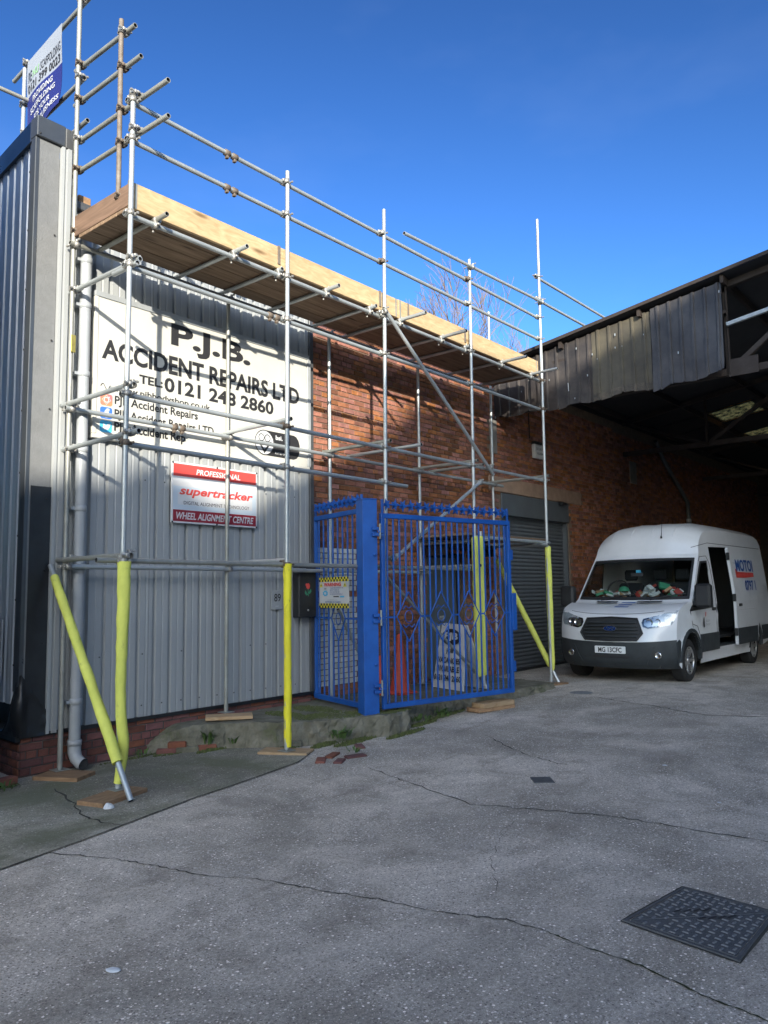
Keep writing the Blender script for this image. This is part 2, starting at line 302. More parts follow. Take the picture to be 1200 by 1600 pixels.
# ------------------------------------------------------------ ground
def sm(t): t=max(0,min(1,t)); return t*t*(3-2*t)
def G(x,y): return -.04+.165*sm((x-4.5)/7.5)
def asphalt(name='worn_concrete_road',tint=(1.17,1.10,1.02),green=0):
    m=bpy.data.materials.new(name); m.use_nodes=True; n=m.node_tree.nodes; l=m.node_tree.links.new; p=n['Principled BSDF']; p.inputs['Roughness'].default_value=.85
    t=n.new('ShaderNodeTexCoord'); src=t.outputs['Object']
    def noise(s,d=6,r=.6,dist=0):
        z=n.new('ShaderNodeTexNoise'); z.inputs['Scale'].default_value=s; z.inputs['Detail'].default_value=d; z.inputs['Roughness'].default_value=r; z.inputs['Distortion'].default_value=dist; l(src,z.inputs['Vector']); return z.outputs['Fac']
    def ramp(f,a,b,c0,c1):
        r=n.new('ShaderNodeValToRGB'); r.color_ramp.elements[0].position=a; r.color_ramp.elements[1].position=b; r.color_ramp.elements[0].color=(*c0,1); r.color_ramp.elements[1].color=(*c1,1); l(f,r.inputs[0]); return r.outputs[0]
    def mix(f,a,b,mode='MIX'):
        x=n.new('ShaderNodeMix'); x.data_type='RGBA'; x.blend_type=mode
        for k,v in (('Factor',f),('A',a),('B',b)):
            if isinstance(v,(int,float)): x.inputs[k].default_value=v
            elif isinstance(v,tuple): x.inputs[k].default_value=(*v,1)
            else: l(v,x.inputs[k])
        return x.outputs['Result']
    base=ramp(noise(.55,8,.66,.6),.36,.66,(.25,.238,.215),(.56,.525,.48))
    base=mix(ramp(noise(2.3,8,.7,.4),.46,.70,(0,0,0),(1,1,1)),base,(.24,.222,.195))
    mm=n.new('ShaderNodeMapping'); mm.inputs['Rotation'].default_value=(0,0,.25); mm.inputs['Scale'].default_value=(.35,2.2,1); l(t.outputs['Object'],mm.inputs[0]); src=mm.outputs[0]
    base=mix(ramp(noise(1.3,7,.7,.8),.56,.74,(0,0,0),(.75,.75,.75)),base,(.19,.17,.15)); src=t.outputs['Object']
    base=mix(ramp(noise(5.5,5,.75,.2),.64,.70,(0,0,0),(.6,.6,.6)),base,(.60,.57,.53))
    fine=ramp(noise(55,5,.75),.3,.7,(.55,.55,.55),(1.38,1.38,1.38))
    base=mix(1.0,base,fine,'MULTIPLY')
    fine=ramp(noise(150,3,.7),.3,.7,(.62,.62,.62),(1.4,1.4,1.4))
    base=mix(1.0,base,fine,'MULTIPLY')
    # exposed pale stones
    for sc,thr,cc in ((48,.26,(.66,.64,.61)),(30,.20,(.85,.83,.80)),(85,.3,(.56,.53,.50)),(60,.3,(.14,.125,.115))):
        v=n.new('ShaderNodeTexVoronoi'); v.inputs['Scale'].default_value=sc; l(src,v.inputs['Vector'])
        a=n.new('ShaderNodeMath'); a.operation='LESS_THAN'; l(v.outputs['Distance'],a.inputs[0]); a.inputs[1].default_value=thr
        sp=n.new('ShaderNodeSeparateColor'); l(v.outputs['Color'],sp.inputs[0])
        b=n.new('ShaderNodeMath'); b.operation='GREATER_THAN'; l(sp.outputs[0],b.inputs[0])
        dm=n.new('ShaderNodeMapRange'); dm.inputs[1].default_value=.35; dm.inputs[2].default_value=.65; dm.inputs[3].default_value=.95; dm.inputs[4].default_value=.52; l(noise(1.7,5,.7,.5),dm.inputs[0]); l(dm.outputs[0],b.inputs[1])
        c=n.new('ShaderNodeMath'); c.operation='MULTIPLY'; l(a.outputs[0],c.inputs[0]); l(b.outputs[0],c.inputs[1])
        base=mix(c.outputs[0],base,cc)
    # oil / tyre darkening inside the shed and stains
    st=ramp(noise(1.1,3,.5),.62,.74,(0,0,0),(1,1,1)); base=mix(st,base,mix(.45,base,(.16,.145,.13)))
    base=mix(1.0,base,tint,'MULTIPLY')
    if green: base=mix(ramp(noise(1.1,6,.65,.5),.42,.60,(0,0,0),(green,green,green)),base,(.12,.125,.07))
    l(base,p.inputs['Base Color'])
    b=n.new('ShaderNodeBump'); b.inputs['Strength'].default_value=.55; b.inputs['Distance'].default_value=.006
    ad=n.new('ShaderNodeMath'); ad.operation='ADD'; l(noise(95,4,.7),ad.inputs[0]); l(noise(28,4,.7),ad.inputs[1]); l(ad.outputs[0],b.inputs['Height']); l(b.outputs[0],p.inputs['Normal'])
    return m
ROAD=asphalt()
APRON=asphalt('dark_concrete_apron',(.74,.72,.64),.75)
SLABM=mat('kerb_slab_concrete',(.21,.195,.15),.92,0,col2=(.095,.09,.062),vscale=5,bump=.8,bscale=35,dirt=((.09,.10,.045),2.2,.55))
CRACK=mat('crack_dirt',(.045,.043,.036),1.0)
CRACKG=mat('crack_moss',(.03,.035,.012),1.0)
def gridsheet(xs,ys,zf,m):
    mb=MB(); nx=len(xs)
    mb.add([(x,y,zf(x,y)) for y in ys for x in xs],[(j*nx+i,j*nx+i+1,(j+1)*nx+i+1,(j+1)*nx+i) for j in range(len(ys)-1) for i in range(nx-1)],m,True); return mb
xs=[-120,-60,-30,-12]+[i*.5 for i in range(-8,40)]+[22,26,32,40,60,120,250]
ys=[-120,-60,-30,-12,-6]+[i*.5 for i in range(-6,20)]+[12,16,24,40,80,160,250]
ground=gridsheet(xs,ys,G,ROAD).build('ground',kind='structure')
def ribbon(pts,wd,zoff,m,name,parent,jit=.25,sub=7,amp=.02,zf=G):
    P=[]
    for a,b in zip(pts[:-1],pts[1:]):
        for k in range(sub):
            t=k/sub; P.append(Vector((a[0]+(b[0]-a[0])*t,a[1]+(b[1]-a[1])*t)))
    P.append(Vector(pts[-1][:2])); Q=[]
    for i,p in enumerate(P):
        d=(P[min(i+1,len(P)-1)]-P[max(0,i-1)]).normalized(); nn=Vector((-d.y,d.x)); o=nn*random.uniform(-amp,amp)
        w2=wd*random.uniform(1-jit*2,1+jit*2)*.5*(.3 if i in(0,len(P)-1) else 1)
        Q+= [p+o+nn*w2,p+o-nn*w2]
    mb=MB(); mb.add([(q.x,q.y,zf(q.x,q.y)+zoff) for q in Q],[(2*i,2*i+1,2*i+3,2*i+2) for i in range(len(P)-1)],m); return mb.build(name,parent=parent)
# dark apron along the plinth (its road-side edge is the long joint)
edge=[(-2,3.7),(.6,4.53),(2.32,5.07),(3.03,5.22),(4.07,5.49),(4.8,5.62),(5.55,5.76),(5.9,5.95)]
def apron():
    mb=MB(); E=[]
    for a,b in zip(edge[:-1],edge[1:]):
        for k in range(6): t=k/6; E.append((a[0]+(b[0]-a[0])*t,a[1]+(b[1]-a[1])*t))
    E.append(edge[-1]); n=8; V=[]
    for x,y in E:
        y1=7.6
        for k in range(n+1): yy=y+(y1-y)*k/n; V.append((x,yy,G(x,yy)+.006))
    fs=[(i*(n+1)+k,(i+1)*(n+1)+k,(i+1)*(n+1)+k+1,i*(n+1)+k+1) for i in range(len(E)-1) for k in range(n)]
    mb.add(V,fs,APRON); return mb.build('concrete_apron',kind='structure')
ap=apron()
ribbon(edge,.008,.010,CRACK,'joint_gap',ap,.3,6,.004)
ribbon([(3.55,6.75),(3.39,6.14),(3.24,5.67),(3.26,5.48),(3.32,5.31)],.015,.010,CRACK,'crack',ap,.35,6,.02)
ribbon([(5.77,5.04),(5.55,4.36),(5.30,3.56),(5.46,3.1),(5.64,2.52),(5.66,1.97),(5.70,1.48),(5.8,.7),(5.7,-.4)],.010,.004,CRACK,'crack',ground,.35,10,.018)
ribbon([(2.6,5.3),(2.88,4.69),(2.97,4.36),(3.05,3.98),(3.2,3.69),(3.31,3.26),(3.42,2.88),(3.49,2.5),(3.607,2.22),(3.61,2.0)],.008,.004,CRACK,'crack',ground,.4,10,.012)
ribbon([(3.61,2.0),(3.573,1.815),(3.55,1.49),(3.46,1.19),(3.42,.95),(3.3,.5),(3.25,-.3)],.009,.004,CRACKG,'crack',ground,.4,10,.006)
ribbon([(5.46,3.1),(4.9,3.02),(4.3,2.75),(3.9,2.45)],.003,.004,CRACK,'crack',ground,.45,10,.014)
ribbon([(10.6,5.0),(10.2,3.9),(9.9,3.2),(10.3,2.2),(10.1,1.5)],.02,.004,CRACK,'crack',ground,.35,10,.03)
ribbon([(7.6,4.9),(7.0,4.0),(6.85,3.5)],.012,.004,CRACK,'crack',ground,.35,10,.02)

# raised kerb slab the gate and inner scaffold feet stand on
kedge=[(4.9,7.42),(5.25,7.10),(5.57,6.93),(5.8,6.62),(5.98,6.47),(6.2,6.22),(6.5,6.10),(6.8,5.98),(7.0,5.80),(7.35,5.78),(7.6,5.98),(8.1,6.08),(8.6,6.08),(9.2,5.98),(10,5.84),(10.6,5.83),(11.15,5.86),(11.3,6.3),(11.4,7.0),(11.5,7.42)]
from mathutils import noise as mn
def slab():
    E=[]
    for a,b in zip(kedge[:-1],kedge[1:]):
        k_=max(4,int(math.hypot(b[0]-a[0],b[1]-a[1])/.035))
        for k in range(k_): t=k/k_; E.append((a[0]+(b[0]-a[0])*t,a[1]+(b[1]-a[1])*t))
    E.append(kedge[-1]); top=lambda x: (.235 if x<9 else .235-.02*(x-9))
    mb=MB(); V=[]; lev=[0,.18,.36,.55,.72,.88,1.0]; back=[.03,.08,.16,.3,.6,1.0]
    for x,y in E:
        gz=G(x,y); tz=max(top(x)*sm((x-4.7)/.6),gz+.012)
        for q in lev:
            p=Vector((x*9,y*9,q*2.5)); o=mn.noise(p)*.035+mn.noise(p*3.1)*.016
            V.append((x+mn.noise(p*2+Vector((5,5,5)))*.015,y-.03+q*.05+o,gz-.02+(tz-gz+.02)*q-(.02*mn.noise(p*1.7) if q>.8 else 0)))
        for q in back:
            yy=y+.03+(7.46-y-.03)*q; V.append((x,yy,tz+mn.noise(Vector((x*5,yy*5,0)))*.008))
    c=len(lev)+len(back); mb.add(V,[(i*c+k,(i+1)*c+k,(i+1)*c+k+1,i*c+k+1) for i in range(len(E)-1) for k in range(c-1)],SLABM,False)
    return mb.build('raised_pavement',kind='structure')
slb=slab()
for i,(x,y,a,z) in enumerate([(5.05,7.26,-38,.02),(5.22,7.13,-36,.03),(5.14,7.2,-38,.085),(5.40,7.03,-32,.03),(6.05,6.36,-42,.03)]):
    mb=MB(); T=Matrix.Translation((x,y,z+G(x,y)))@Matrix.Rotation(R(a),4,'Z')@Matrix.Rotation(random.uniform(-.1,.1),4,'X'); L_=random.uniform(.09,.12); mb.bbox(-L_,L_,-.05,.05,-.035,.035,.012,[BRICKP,SLABM,BRICKP][i%3],T); mb.build('brick',parent=slb)
# broken brick-edged drain patch beside the F1 foot
mb=MB()
for (x,y,a,sx,sy) in [(5.95,5.68,.9,.24,.09),(5.72,5.62,1.2,.22,.10),(6.05,5.45,.1,.22,.1),(5.8,5.44,1.0,.18,.09),(6.42,5.72,1.4,.2,.09)]:
    T=Matrix.Translation((x,y,G(x,y)+.008))@Matrix.Rotation(a-.5,4,'Z'); mb.bbox(-sx/2,sx/2,-sy/2,sy/2,-.02,.012,.008,BRICKP,T)
mb.build('rubble',parent=ground)
def blob_sheet(pts,zf,m,name,h=.012,n=1,**k):
    cx=sum(p[0] for p in pts)/len(pts); cy=sum(p[1] for p in pts)/len(pts); mb=MB(); N=len(pts)*4; V=[]
    P=[]
    for i in range(len(pts)):
        a=pts[i];b=pts[(i+1)%len(pts)]
        for j in range(4): t=j/4; P.append((a[0]+(b[0]-a[0])*t,a[1]+(b[1]-a[1])*t))
    for r,hh in ((1,.0),(.85,1),(.45,1.2)):
        for x,y in P:
            q=r*random.uniform(.9,1.08); X=cx+(x-cx)*q; Y=cy+(y-cy)*q; V.append((X,Y,zf(X,Y)+.003+h*hh*random.uniform(.5,1.2)))
    V.append((cx,cy,zf(cx,cy)+h))
    fs=[(r*N+i,r*N+(i+1)%N,(r+1)*N+(i+1)%N,(r+1)*N+i) for r in range(2) for i in range(N)]+[(2*N+i,2*N+(i+1)%N,3*N) for i in range(N)]
    mb.add(V,fs,m,True); return mb.build(name,**k)
def moss(regions,zf,n,label=None,m=None,hmax=.012):
    rnd=random.Random(len(regions)*7+n); mb=MB()
    for (cx,cy,rx,ry) in regions:
        for _ in range(n):
            q=rnd.random()**.6; a=rnd.uniform(0,6.283); x=cx+rx*q*math.cos(a); y=cy+ry*q*math.sin(a); z=zf(x,y); r_=rnd.uniform(.006,.020); h=rnd.uniform(.3,1)*hmax; k=rnd.uniform(0,6)
            mb.add([(x+r_*math.cos(k+i*1.2566)*rnd.uniform(.7,1.2),y+r_*math.sin(k+i*1.2566)*rnd.uniform(.7,1.2),z-.006) for i in range(5)]+[(x,y,z+h)],[(i,(i+1)%5,5) for i in range(5)],m or MOSS)
    return mb.build('moss',kind='stuff')
moss([(6.75,6.35,.35,.28),(6.45,6.45,.25,.2),(7.05,6.2,.25,.2),(6.9,6.9,.2,.3),(7.3,5.95,.3,.10),(6.4,6.9,.15,.3)],lambda x,y:.237,420)
moss([(6.6,5.93,.35,.08),(7.2,5.70,.35,.05),(7.75,5.88,.3,.05),(6.25,6.1,.2,.06),(8.4,5.95,.4,.04),(5.5,6.95,.3,.05)],lambda x,y:G(x,y)+.01,260,hmax=.03)
moss([(3.2,7.2,.25,.1),(4.7,7.32,.4,.05),(5.1,7.2,.25,.08),(5.95,6.35,.2,.08)],lambda x,y:G(x,y)+.008,220)

# ------------------------------------------------------------ bricks
def brickmesh(m,L=.215,Hh=.065,d=.011,b=.005):
    mb=MB(); x=L/2; z=Hh/2
    mb.add([(-x,0,-z),(x,0,-z),(x,0,z),(-x,0,z),(-x+b,-d,-z+b),(x-b,-d,-z+b),(x-b,-d,z-b),(-x+b,-d,z-b)],[(4,5,6,7),(0,1,5,4),(1,2,6,5),(2,3,7,6),(3,0,4,7)],m)
    return mb
def brick_list(x0,x1,z0,z1,skip):
    out=[]; row=0; z=z0+.0375
    while z+.03<z1:
        header=(row%5==3); L=.1025 if header else .215; pitch=L+.010
        off=(0 if row%2==0 else pitch*.5) if not header else .05
        x=x0-off+L/2
        while x-L/2<x1:
            a=max(x-L/2,x0); b=min(x+L/2,x1)
            if b-a>.035:
                c=(a+b)/2; 
                if not skip(c,z,(b-a)/2): out.append((c,z,b-a))
            x+=pitch
        z+=.075; row+=1
    return out
def lay(parent,lst,y,pick,limit=300,R_=None):
    """individual pieces for the nearest, one joined part for the rest; y(x)->plane"""
    lst=sorted(lst,key=lambda b:(b[0]**2+y**2+(b[1]-1.65)**2)); cache={}
    for i,(x,z,L) in enumerate(lst[:limit]):
        m=pick(x,z); key=(m.name,round(L,2),random.randint(0,3))
        if key not in cache:
            q=brickmesh(m,round(L,2)*1.0-.0,d=.009+random.uniform(0,.005)); cache[key]=q.mesh('brick',m)
        o=inst(cache[key],'brick',parent,(x+random.uniform(-.002,.002),y,z+random.uniform(-.002,.002)))
    rest=MB()
    for (x,z,L) in lst[limit:]:
        q=brickmesh(pick(x,z),L,d=.009+random.uniform(0,.005)); zz=z+random.uniform(-.002,.002)
        rest.add([(v[0]+x,v[1]+y,v[2]+zz) for v in q.v],q.f,q.mats[0])
    if rest.v: rest.build('brickwork',parent=parent,kind='stuff')

WY=7.45
# ------------------------------------------------------------ clad unit (left)
unit=thing('clad_unit','grey ribbed metal clad workshop unit on a red brick plinth, carrying the white sign','workshop',(5.5,WY,0))
mb=MB(); mb.box(3.98,7.36,WY+.03,WY+4.5,-.1,5.70,MORTD); mb.box(3.60,3.98,WY+.0,WY+.03,-.1,5.70,MORTD); mb.build('wall',parent=unit)
# plinth with bricks
mb=MB(); mb.box(3.545,7.40,WY-.028,WY+.03,-.15,.36,MORTD)
# left return of the plinth following the side face
mb.build('plinth',parent=unit)
pb=brick_list(3.545,7.38,-.10,.36,lambda x,z,h:False)
lay(unit,pb,WY-.028,lambda x,z:BRICKP,limit=150)
dl=Vector((.1,1.08,0)).normalized()      # heading of the left face
T=Matrix.Translation((3.545,WY-.03,0))@Matrix(((-dl.y,dl.x,0,0),(dl.x,dl.y,0,0),(0,0,1,0),(0,0,0,1)))
lq=Matrix(((dl.x,-dl.y,0,3.54),(dl.y,dl.x,0,WY-.03),(0,0,1,0),(0,0,0,1)))  # local x along the face, local -y = into wall ; outward = +y
mb=MB(); mb.box(.03,3,-.3,-.001,-.15,.34,MORTD,lq); mb.build('side_plinth',parent=unit)
for (x,z,L) in brick_list(0,2.6,-.10,.34,lambda x,z,h:False):
    q=brickmesh(BRICKP,L); me=q.mesh('brick',BRICKP)
    o=inst(me,'brick',unit,lq@Vector((x,.0,z)),Matrix(((-dl.x,dl.y*-1*-1*-1,0),(-dl.y,dl.x,0),(0,0,1))).to_quaternion())
# ribbed sheets, 1 m cover width
def ribsheet(x0,x1,z0,z1,y,mt,pitch=.25,gw=.055,gd=.03,phase=0,T=None,outward=-1,edge_turn=True,dent=None):
    prof=[]; x=x0; prof.append((x0,0))
    k=math.floor((x0-phase)/pitch)
    while True:
        c=phase+k*pitch; k+=1
        if c-gw/2<=x0+.004: continue
        if c+gw/2>=x1-.004: break
        prof+=[(c-gw/2,0),(c-gw/2+.012,gd),(c+gw/2-.012,gd),(c+gw/2,0)]
        # small stiffener in the pan
        q=c+pitch*.5
        if q+.01<x1-.01: prof+=[(q-.012,0),(q-.006,.004),(q+.006,.004),(q+.012,0)]
    prof.append((x1,0)); mbs=MB(); nz=8 if dent else 1; V=[]
    for (px,py) in prof:
        for j in range(nz+1):
            z=z0+(z1-z0)*j/nz; V.append((px,y+py,z))
    fs=[(i*(nz+1)+j,(i+1)*(nz+1)+j,(i+1)*(nz+1)+j+1,i*(nz+1)+j+1) for i in range(len(prof)-1) for j in range(nz)]
    if dent: V=[dent(*v) for v in V]
    if T is not None: V=[T@Vector(v) for v in V]
    mbs.add(V,fs,mt); return mbs
for i,(a,b) in enumerate([(3.90,4.9),(4.902,5.9),(5.902,6.7),(6.702,7.34)]):
    ribsheet(a,b,.36,5.68,WY-.038-(i%2)*.002,CLAD,pitch=.2,gw=.052,gd=.036,phase=.17).build('cladding_sheet',parent=unit)
# corner pier: textured panel, small ribbed cover strip, flashing
mb=MB(); mb.box(3.545,3.755,WY-.05,WY+.03,.36,6.28,TEXP); mb.build('textured_panel',parent=unit)
mb=MB(); mb.box(3.56,3.765,WY-.056,WY-.052,.40,2.72,BLACKP); mb.build('dark_lower_panel',parent=unit)
q=MB()
prof=[(3.762,WY-.04),(3.772,WY-.075),(3.80,WY-.078),(3.806,WY-.062),(3.825,WY-.062),(3.831,WY-.078),(3.875,WY-.078),(3.885,WY-.05),(3.905,WY-.05)]
q.add([(x,y,z) for x,y in prof for z in (.34,6.27)],[(2*i,2*i+2,2*i+3,2*i+1) for i in range(len(prof)-1)],CLAD); q.build('cover_strip',parent=unit)
mb=MB(); mb.bbox(3.50,3.545,WY-.056,WY+.04,.62,6.27,.006,TRIM); 
mb.box(0,.16,.006,.02,.75,6.27,TRIM,lq); mb.build('corner_trim',parent=unit)
mb=MB()  # tall parapet core
mb.box(3.86,3.93,WY-.03,WY+3,.3,6.26,TRIMD)
mb.build('parapet_core',parent=unit)
mb=MB(); mb.bbox(3.50,3.80,WY-.085,WY+.06,6.27,6.49,.008,TRIM); mb.bbox(3.802,3.93,WY-.080,WY+.06,6.265,6.485,.008,TRIMD); mb.bbox(3.905,3.925,WY-.06,WY+.02,5.2,6.26,.004,TRIMD)
T2=lq.copy(); mb.box(-.02,3.2,-.20,.035,6.27,6.49,TRIM,T2); mb.build('flashing',parent=unit)
for z in (5.35,5.78,5.98): 
    mb=MB(); mb.box(3.895,3.935,WY-.085,WY-.02,z,z+.12,BLACKP); mb.build('bracket',parent=unit)
# side face sheets
for k in range(3):
    ribsheet(.16+k*1.0,1.16+k*1.0-.002,.62,6.28,-.0,CLADL,pitch=.2,gw=.06,gd=-.03,T=lq,phase=.03).build('side_sheet',parent=unit)
# crumpled black membrane at the foot of the corner
def membrane():
    mb=MB(); rnd=random.Random(3); pts=[]; nu,nv=30,16
    for j in range(nv+1):
        for i in range(nu+1):
            u=i/nu; v=j/nv
            if u<.5: s_=(.5-u)/.5*.42; p=lq@Vector((s_,.03,0)); top=.30+.62*(u/.5)**1.5
            else: s_=(u-.5)/.5*.25; p=Vector((3.515+s_,WY-.068,0)); top=.92-.35*((u-.5)/.5)
            z=.335+v*(top-.335 if top>.36 else .05)
            bl=.030*math.sin(5*u+2*v)*math.sin(math.pi*v)+.020*math.sin(11*u-7*v)*v*(1-v)*3+.006*rnd.uniform(-1,1)+.05*math.exp(-((u-.5)/.12)**2)*math.sin(math.pi*v)
            nrm=Vector((-1,-.35,0)).normalized() if u<.5 else Vector((-.25,-1,0)).normalized()
            p=p+nrm*max(0.004,bl+.012); pts.append((p.x,p.y,z+rnd.uniform(-.004,.004)))
    w=nu+1; mb.add(pts,[(j*w+i,j*w+i+1,(j+1)*w+i+1,(j+1)*w+i) for j in range(nv) for i in range(nu)],BLACKP,True)
    mb.box(3.52,7.4,WY-.062,WY-.02,.325,.362,BLACKP); mb.box(-.02,2.6,.0,.045,.30,.345,BLACKP,lq)
    return mb.build('black_membrane',parent=unit)
membrane()
mb=MB(); mb.bbox(7.345,7.42,WY-.065,WY+.02,.36,5.72,.006,TRIMD); mb.build('edge_trim',parent=unit)
mb=MB(); mb.bbox(3.93,7.4,WY-.09,WY+.2,5.66,5.75,.01,TRIMD); mb.build('roof_edge',parent=unit)
mb=MB(); mb.bbox(3.99,4.13,WY-.02,WY+.08,5.76,5.86,.006,WOODPD); mb.build('roof_timber',parent=unit)
mb=MB()
for z in (.48,1.02,2.9,4.0):
    for k in range(13):
        x=4.02+k*.25+.06
        if z>3.1 or random.random()<.15: continue
        mb.lathe([(0.0001,.006),(.007,.005),(.009,0)],wallT(WY-.0405)@Matrix.Translation((x,z,0)),8,TRIMD)
for i in range(9):
    for a in (0.02,.15): mb.lathe([(.0001,.010),(.010,.006),(.011,0)],Matrix(((dl.x,0,-dl.y,(lq@Vector((a,.02,0))).x),(dl.y,0,dl.x,(lq@Vector((a,.02,0))).y),(0,1,0,1.0+i*.62),(0,0,0,1))),8,INK)
for z in (6.30,5.3,4.2,3.5,2.6,1.9,1.2): mb.lathe([(.0001,.008),(.009,.006),(.010,0)],wallT(WY-.086 if z>6 else WY-.058)@Matrix.Translation((3.72 if z<6 else 3.53,z,0)),8,INK)
mb.build('screw_heads',parent=unit,kind='stuff')
# drainpipe
dp=thing('drainpipe','wide pale grey plastic drainpipe on the clad wall beside the left scaffold pole','drainpipe',(4.03,WY-.13,0))
mb=MB(); px,py=4.03,WY-.135
mb.tube((px,py,.20),(px,py,5.62),.056,20,PIPE,False); mb.build('pipe',parent=dp)
for z in (5.1,4.62,3.9,3.12,2.52,1.9,.62):
    mb=MB(); mb.lathe([(.0565,-.03),(.062,-.028),(.062,.028),(.0565,.03)],Matrix.Translation((px,py,z)),20,PIPE)
    if z not in (1.9,): mb.box(px-.1,px-.05,py-.01,py+.1,z-.015,z+.015,PIPE)
    mb.build('collar',parent=dp)
mb=MB(); mb.path([(px,py,.26),(px,py,.14),(px+.005,py-.03,.08),(px+.02,py-.09,.04),(px+.03,py-.12,.03)],[.062,.064,.06,.058,.058],20,PIPE,caps=False)
mb.lathe([(.060,.0),(.070,.004),(.070,.05),(.060,.055)],Matrix.Translation((px,py,.20)),20,PIPE)
mb.add([(px+.0297+.05*math.cos(a)*1,py-.118,.03+.05*math.sin(a)) for a in [2*math.pi*i/20 for i in range(20)]],[tuple(range(20))],TUBEIN); mb.build('shoe',parent=dp)

# ------------------------------------------------------------ brick building
bb=thing('brick_building','long dark red brick building with concrete lintel, grey roller shutter and white painted patch','building',(10,WY,0))
mb=MB()
def inrect(x,z,r,h=0): return r[0]-h<x<r[1]+h and r[2]<z<r[3]
SH=(12.33,15.03,.10,3.43); DR=(10.0,11.05,.2,2.27)
WT=5.45
# wall core in pieces around openings
for r in [(7.40,DR[0],-.1,WT),(DR[0],DR[1],DR[3],WT),(DR[1],SH[0],-.1,WT),(SH[0],SH[1],SH[3],6.2),(SH[1],45,-.1,6.2)]:
    mb.box(r[0],r[1],WY,WY+.3,r[2],r[3] if r[0]<12 else 5.6,MORT)
mb.box(7.36,12.2,WY+.001,WY+.3,WT,5.52,CONCG)
mb.build('wall',parent=bb)
def skip(x,z,h): return inrect(x,z,SH,h) or inrect(x,z,DR,h) or (11.9<x<15.65 and 3.43<z<3.72) or (11.98<x<12.24 and 4.12<z<4.77) 
bl=brick_list(7.42,17.5,.16,WT,skip)
lay(bb,bl,WY,lambda x,z: BRICKW if (7.42<x<8.36 and .24<z<2.26 and not(z<.36) and not (1.62<z<1.69)) else BRICK,limit=290)
far=MB()
for (x,z,L_) in brick_list(17.5,30,.16,5.4,lambda x,z,h:False):
    far.add([(x-L_/2,WY-.009,z-.0325),(x+L_/2,WY-.009,z-.0325),(x+L_/2,WY-.009,z+.0325),(x-L_/2,WY-.009,z+.0325)],[(0,1,2,3)],BRICK)
far.build('far_brickwork',parent=bb,kind='stuff')
mb=MB(); mb.bbox(11.92,15.62,WY-.03,WY+.2,3.435,3.715,.012,CONC); mb.build('lintel',parent=bb)
mb=MB(); mb.bbox(11.99,12.23,WY-.03,WY+.2,4.13,4.765,.012,CONCG); mb.build('padstone',parent=bb)
mb=MB(); mb.bbox(18.4,18.8,WY-.03,WY+.1,4.2,4.75,.012,CONCG); mb.build('padstone',parent=bb)
# roller shutter
mb=MB(); mb.bbox(12.34,15.02,WY-.02,WY+.25,3.02,3.425,.008,SHUT); shut=mb.build('roller_shutter',parent=bb)
sl=MB(); n=8; H_=.074; V=[];
for k in range(n+1):
    a=k/n; V.append((0,-.018*math.sin(math.pi*min(1,a*1.12)) if a<.9 else 0,-H_/2+H_*a))
V2=[(x+xx,y,z) for xx in (-1.29,1.29) for x,y,z in V]; sl.add(V2,[(k,n+1+k,n+2+k,k+1) for k in range(n)],SHUT,False); slm=sl.mesh('slat',SHUT)
z=.16+H_/2
while z<3.02: inst(slm,'slat',shut,(13.68,WY+.12,z)); z+=H_
mb=MB(); mb.box(12.34,12.40,WY+.02,WY+.2,.1,3.02,SHUT); mb.box(14.96,15.02,WY+.02,WY+.2,.1,3.02,SHUT); mb.build('guide_rail',parent=shut)
mb=MB(); mb.bbox(12.39,14.97,WY+.08,WY+.14,.12,.17,.004,BLACKPL); mb.build('bottom_bar',parent=shut)
mb=MB(); mb.box(SH[0],SH[1],WY+.25,WY+.3,.0,3.5,MORTD); mb.build('shutter_backing',parent=bb)
mb=MB(); mb.bbox(14.55,14.75,WY-.12,WY-.03,3.36,3.42,.01,BLACKPL); mb.build('security_lamp',parent=bb)
# door
mb=MB(); mb.box(10.0,11.05,WY+.19,WY+.24,.2,2.27,MORTD); mb.bbox(10.03,10.08,WY+.08,WY+.16,.24,2.24,.004,BLACKPL); mb.bbox(10.98,11.03,WY+.08,WY+.16,.24,2.24,.004,BLACKPL); mb.bbox(10.03,11.03,WY+.08,WY+.16,2.19,2.25,.004,BLACKPL); mb.build('door_frame',parent=bb)
mb=MB(); mb.bbox(10.085,10.975,WY+.10,WY+.145,.24,2.185,.004,DOORG); dr=mb.build('door',parent=bb)
mb=MB(); mb.bbox(10.45,10.56,WY+.07,WY+.10,1.15,1.24,.004,ALLOY); mb.tube((10.5,WY+.05,1.2),(10.38,WY+.05,1.2),.01,8,ALLOY,False); mb.bbox(10.40,10.47,WY+.09,WY+.1,1.0,1.08,.002,WHTC); mb.build('handle',parent=dr)
mb=MB(); mb.bbox(9.85,11.25,WY-.55,WY-.02,2.32,2.38,.006,STEELD); mb.box(9.86,9.9,WY-.5,WY,2.2,2.32,STEELD); mb.box(11.2,11.24,WY-.5,WY,2.2,2.32,STEELD); mb.build('door_canopy',parent=bb)
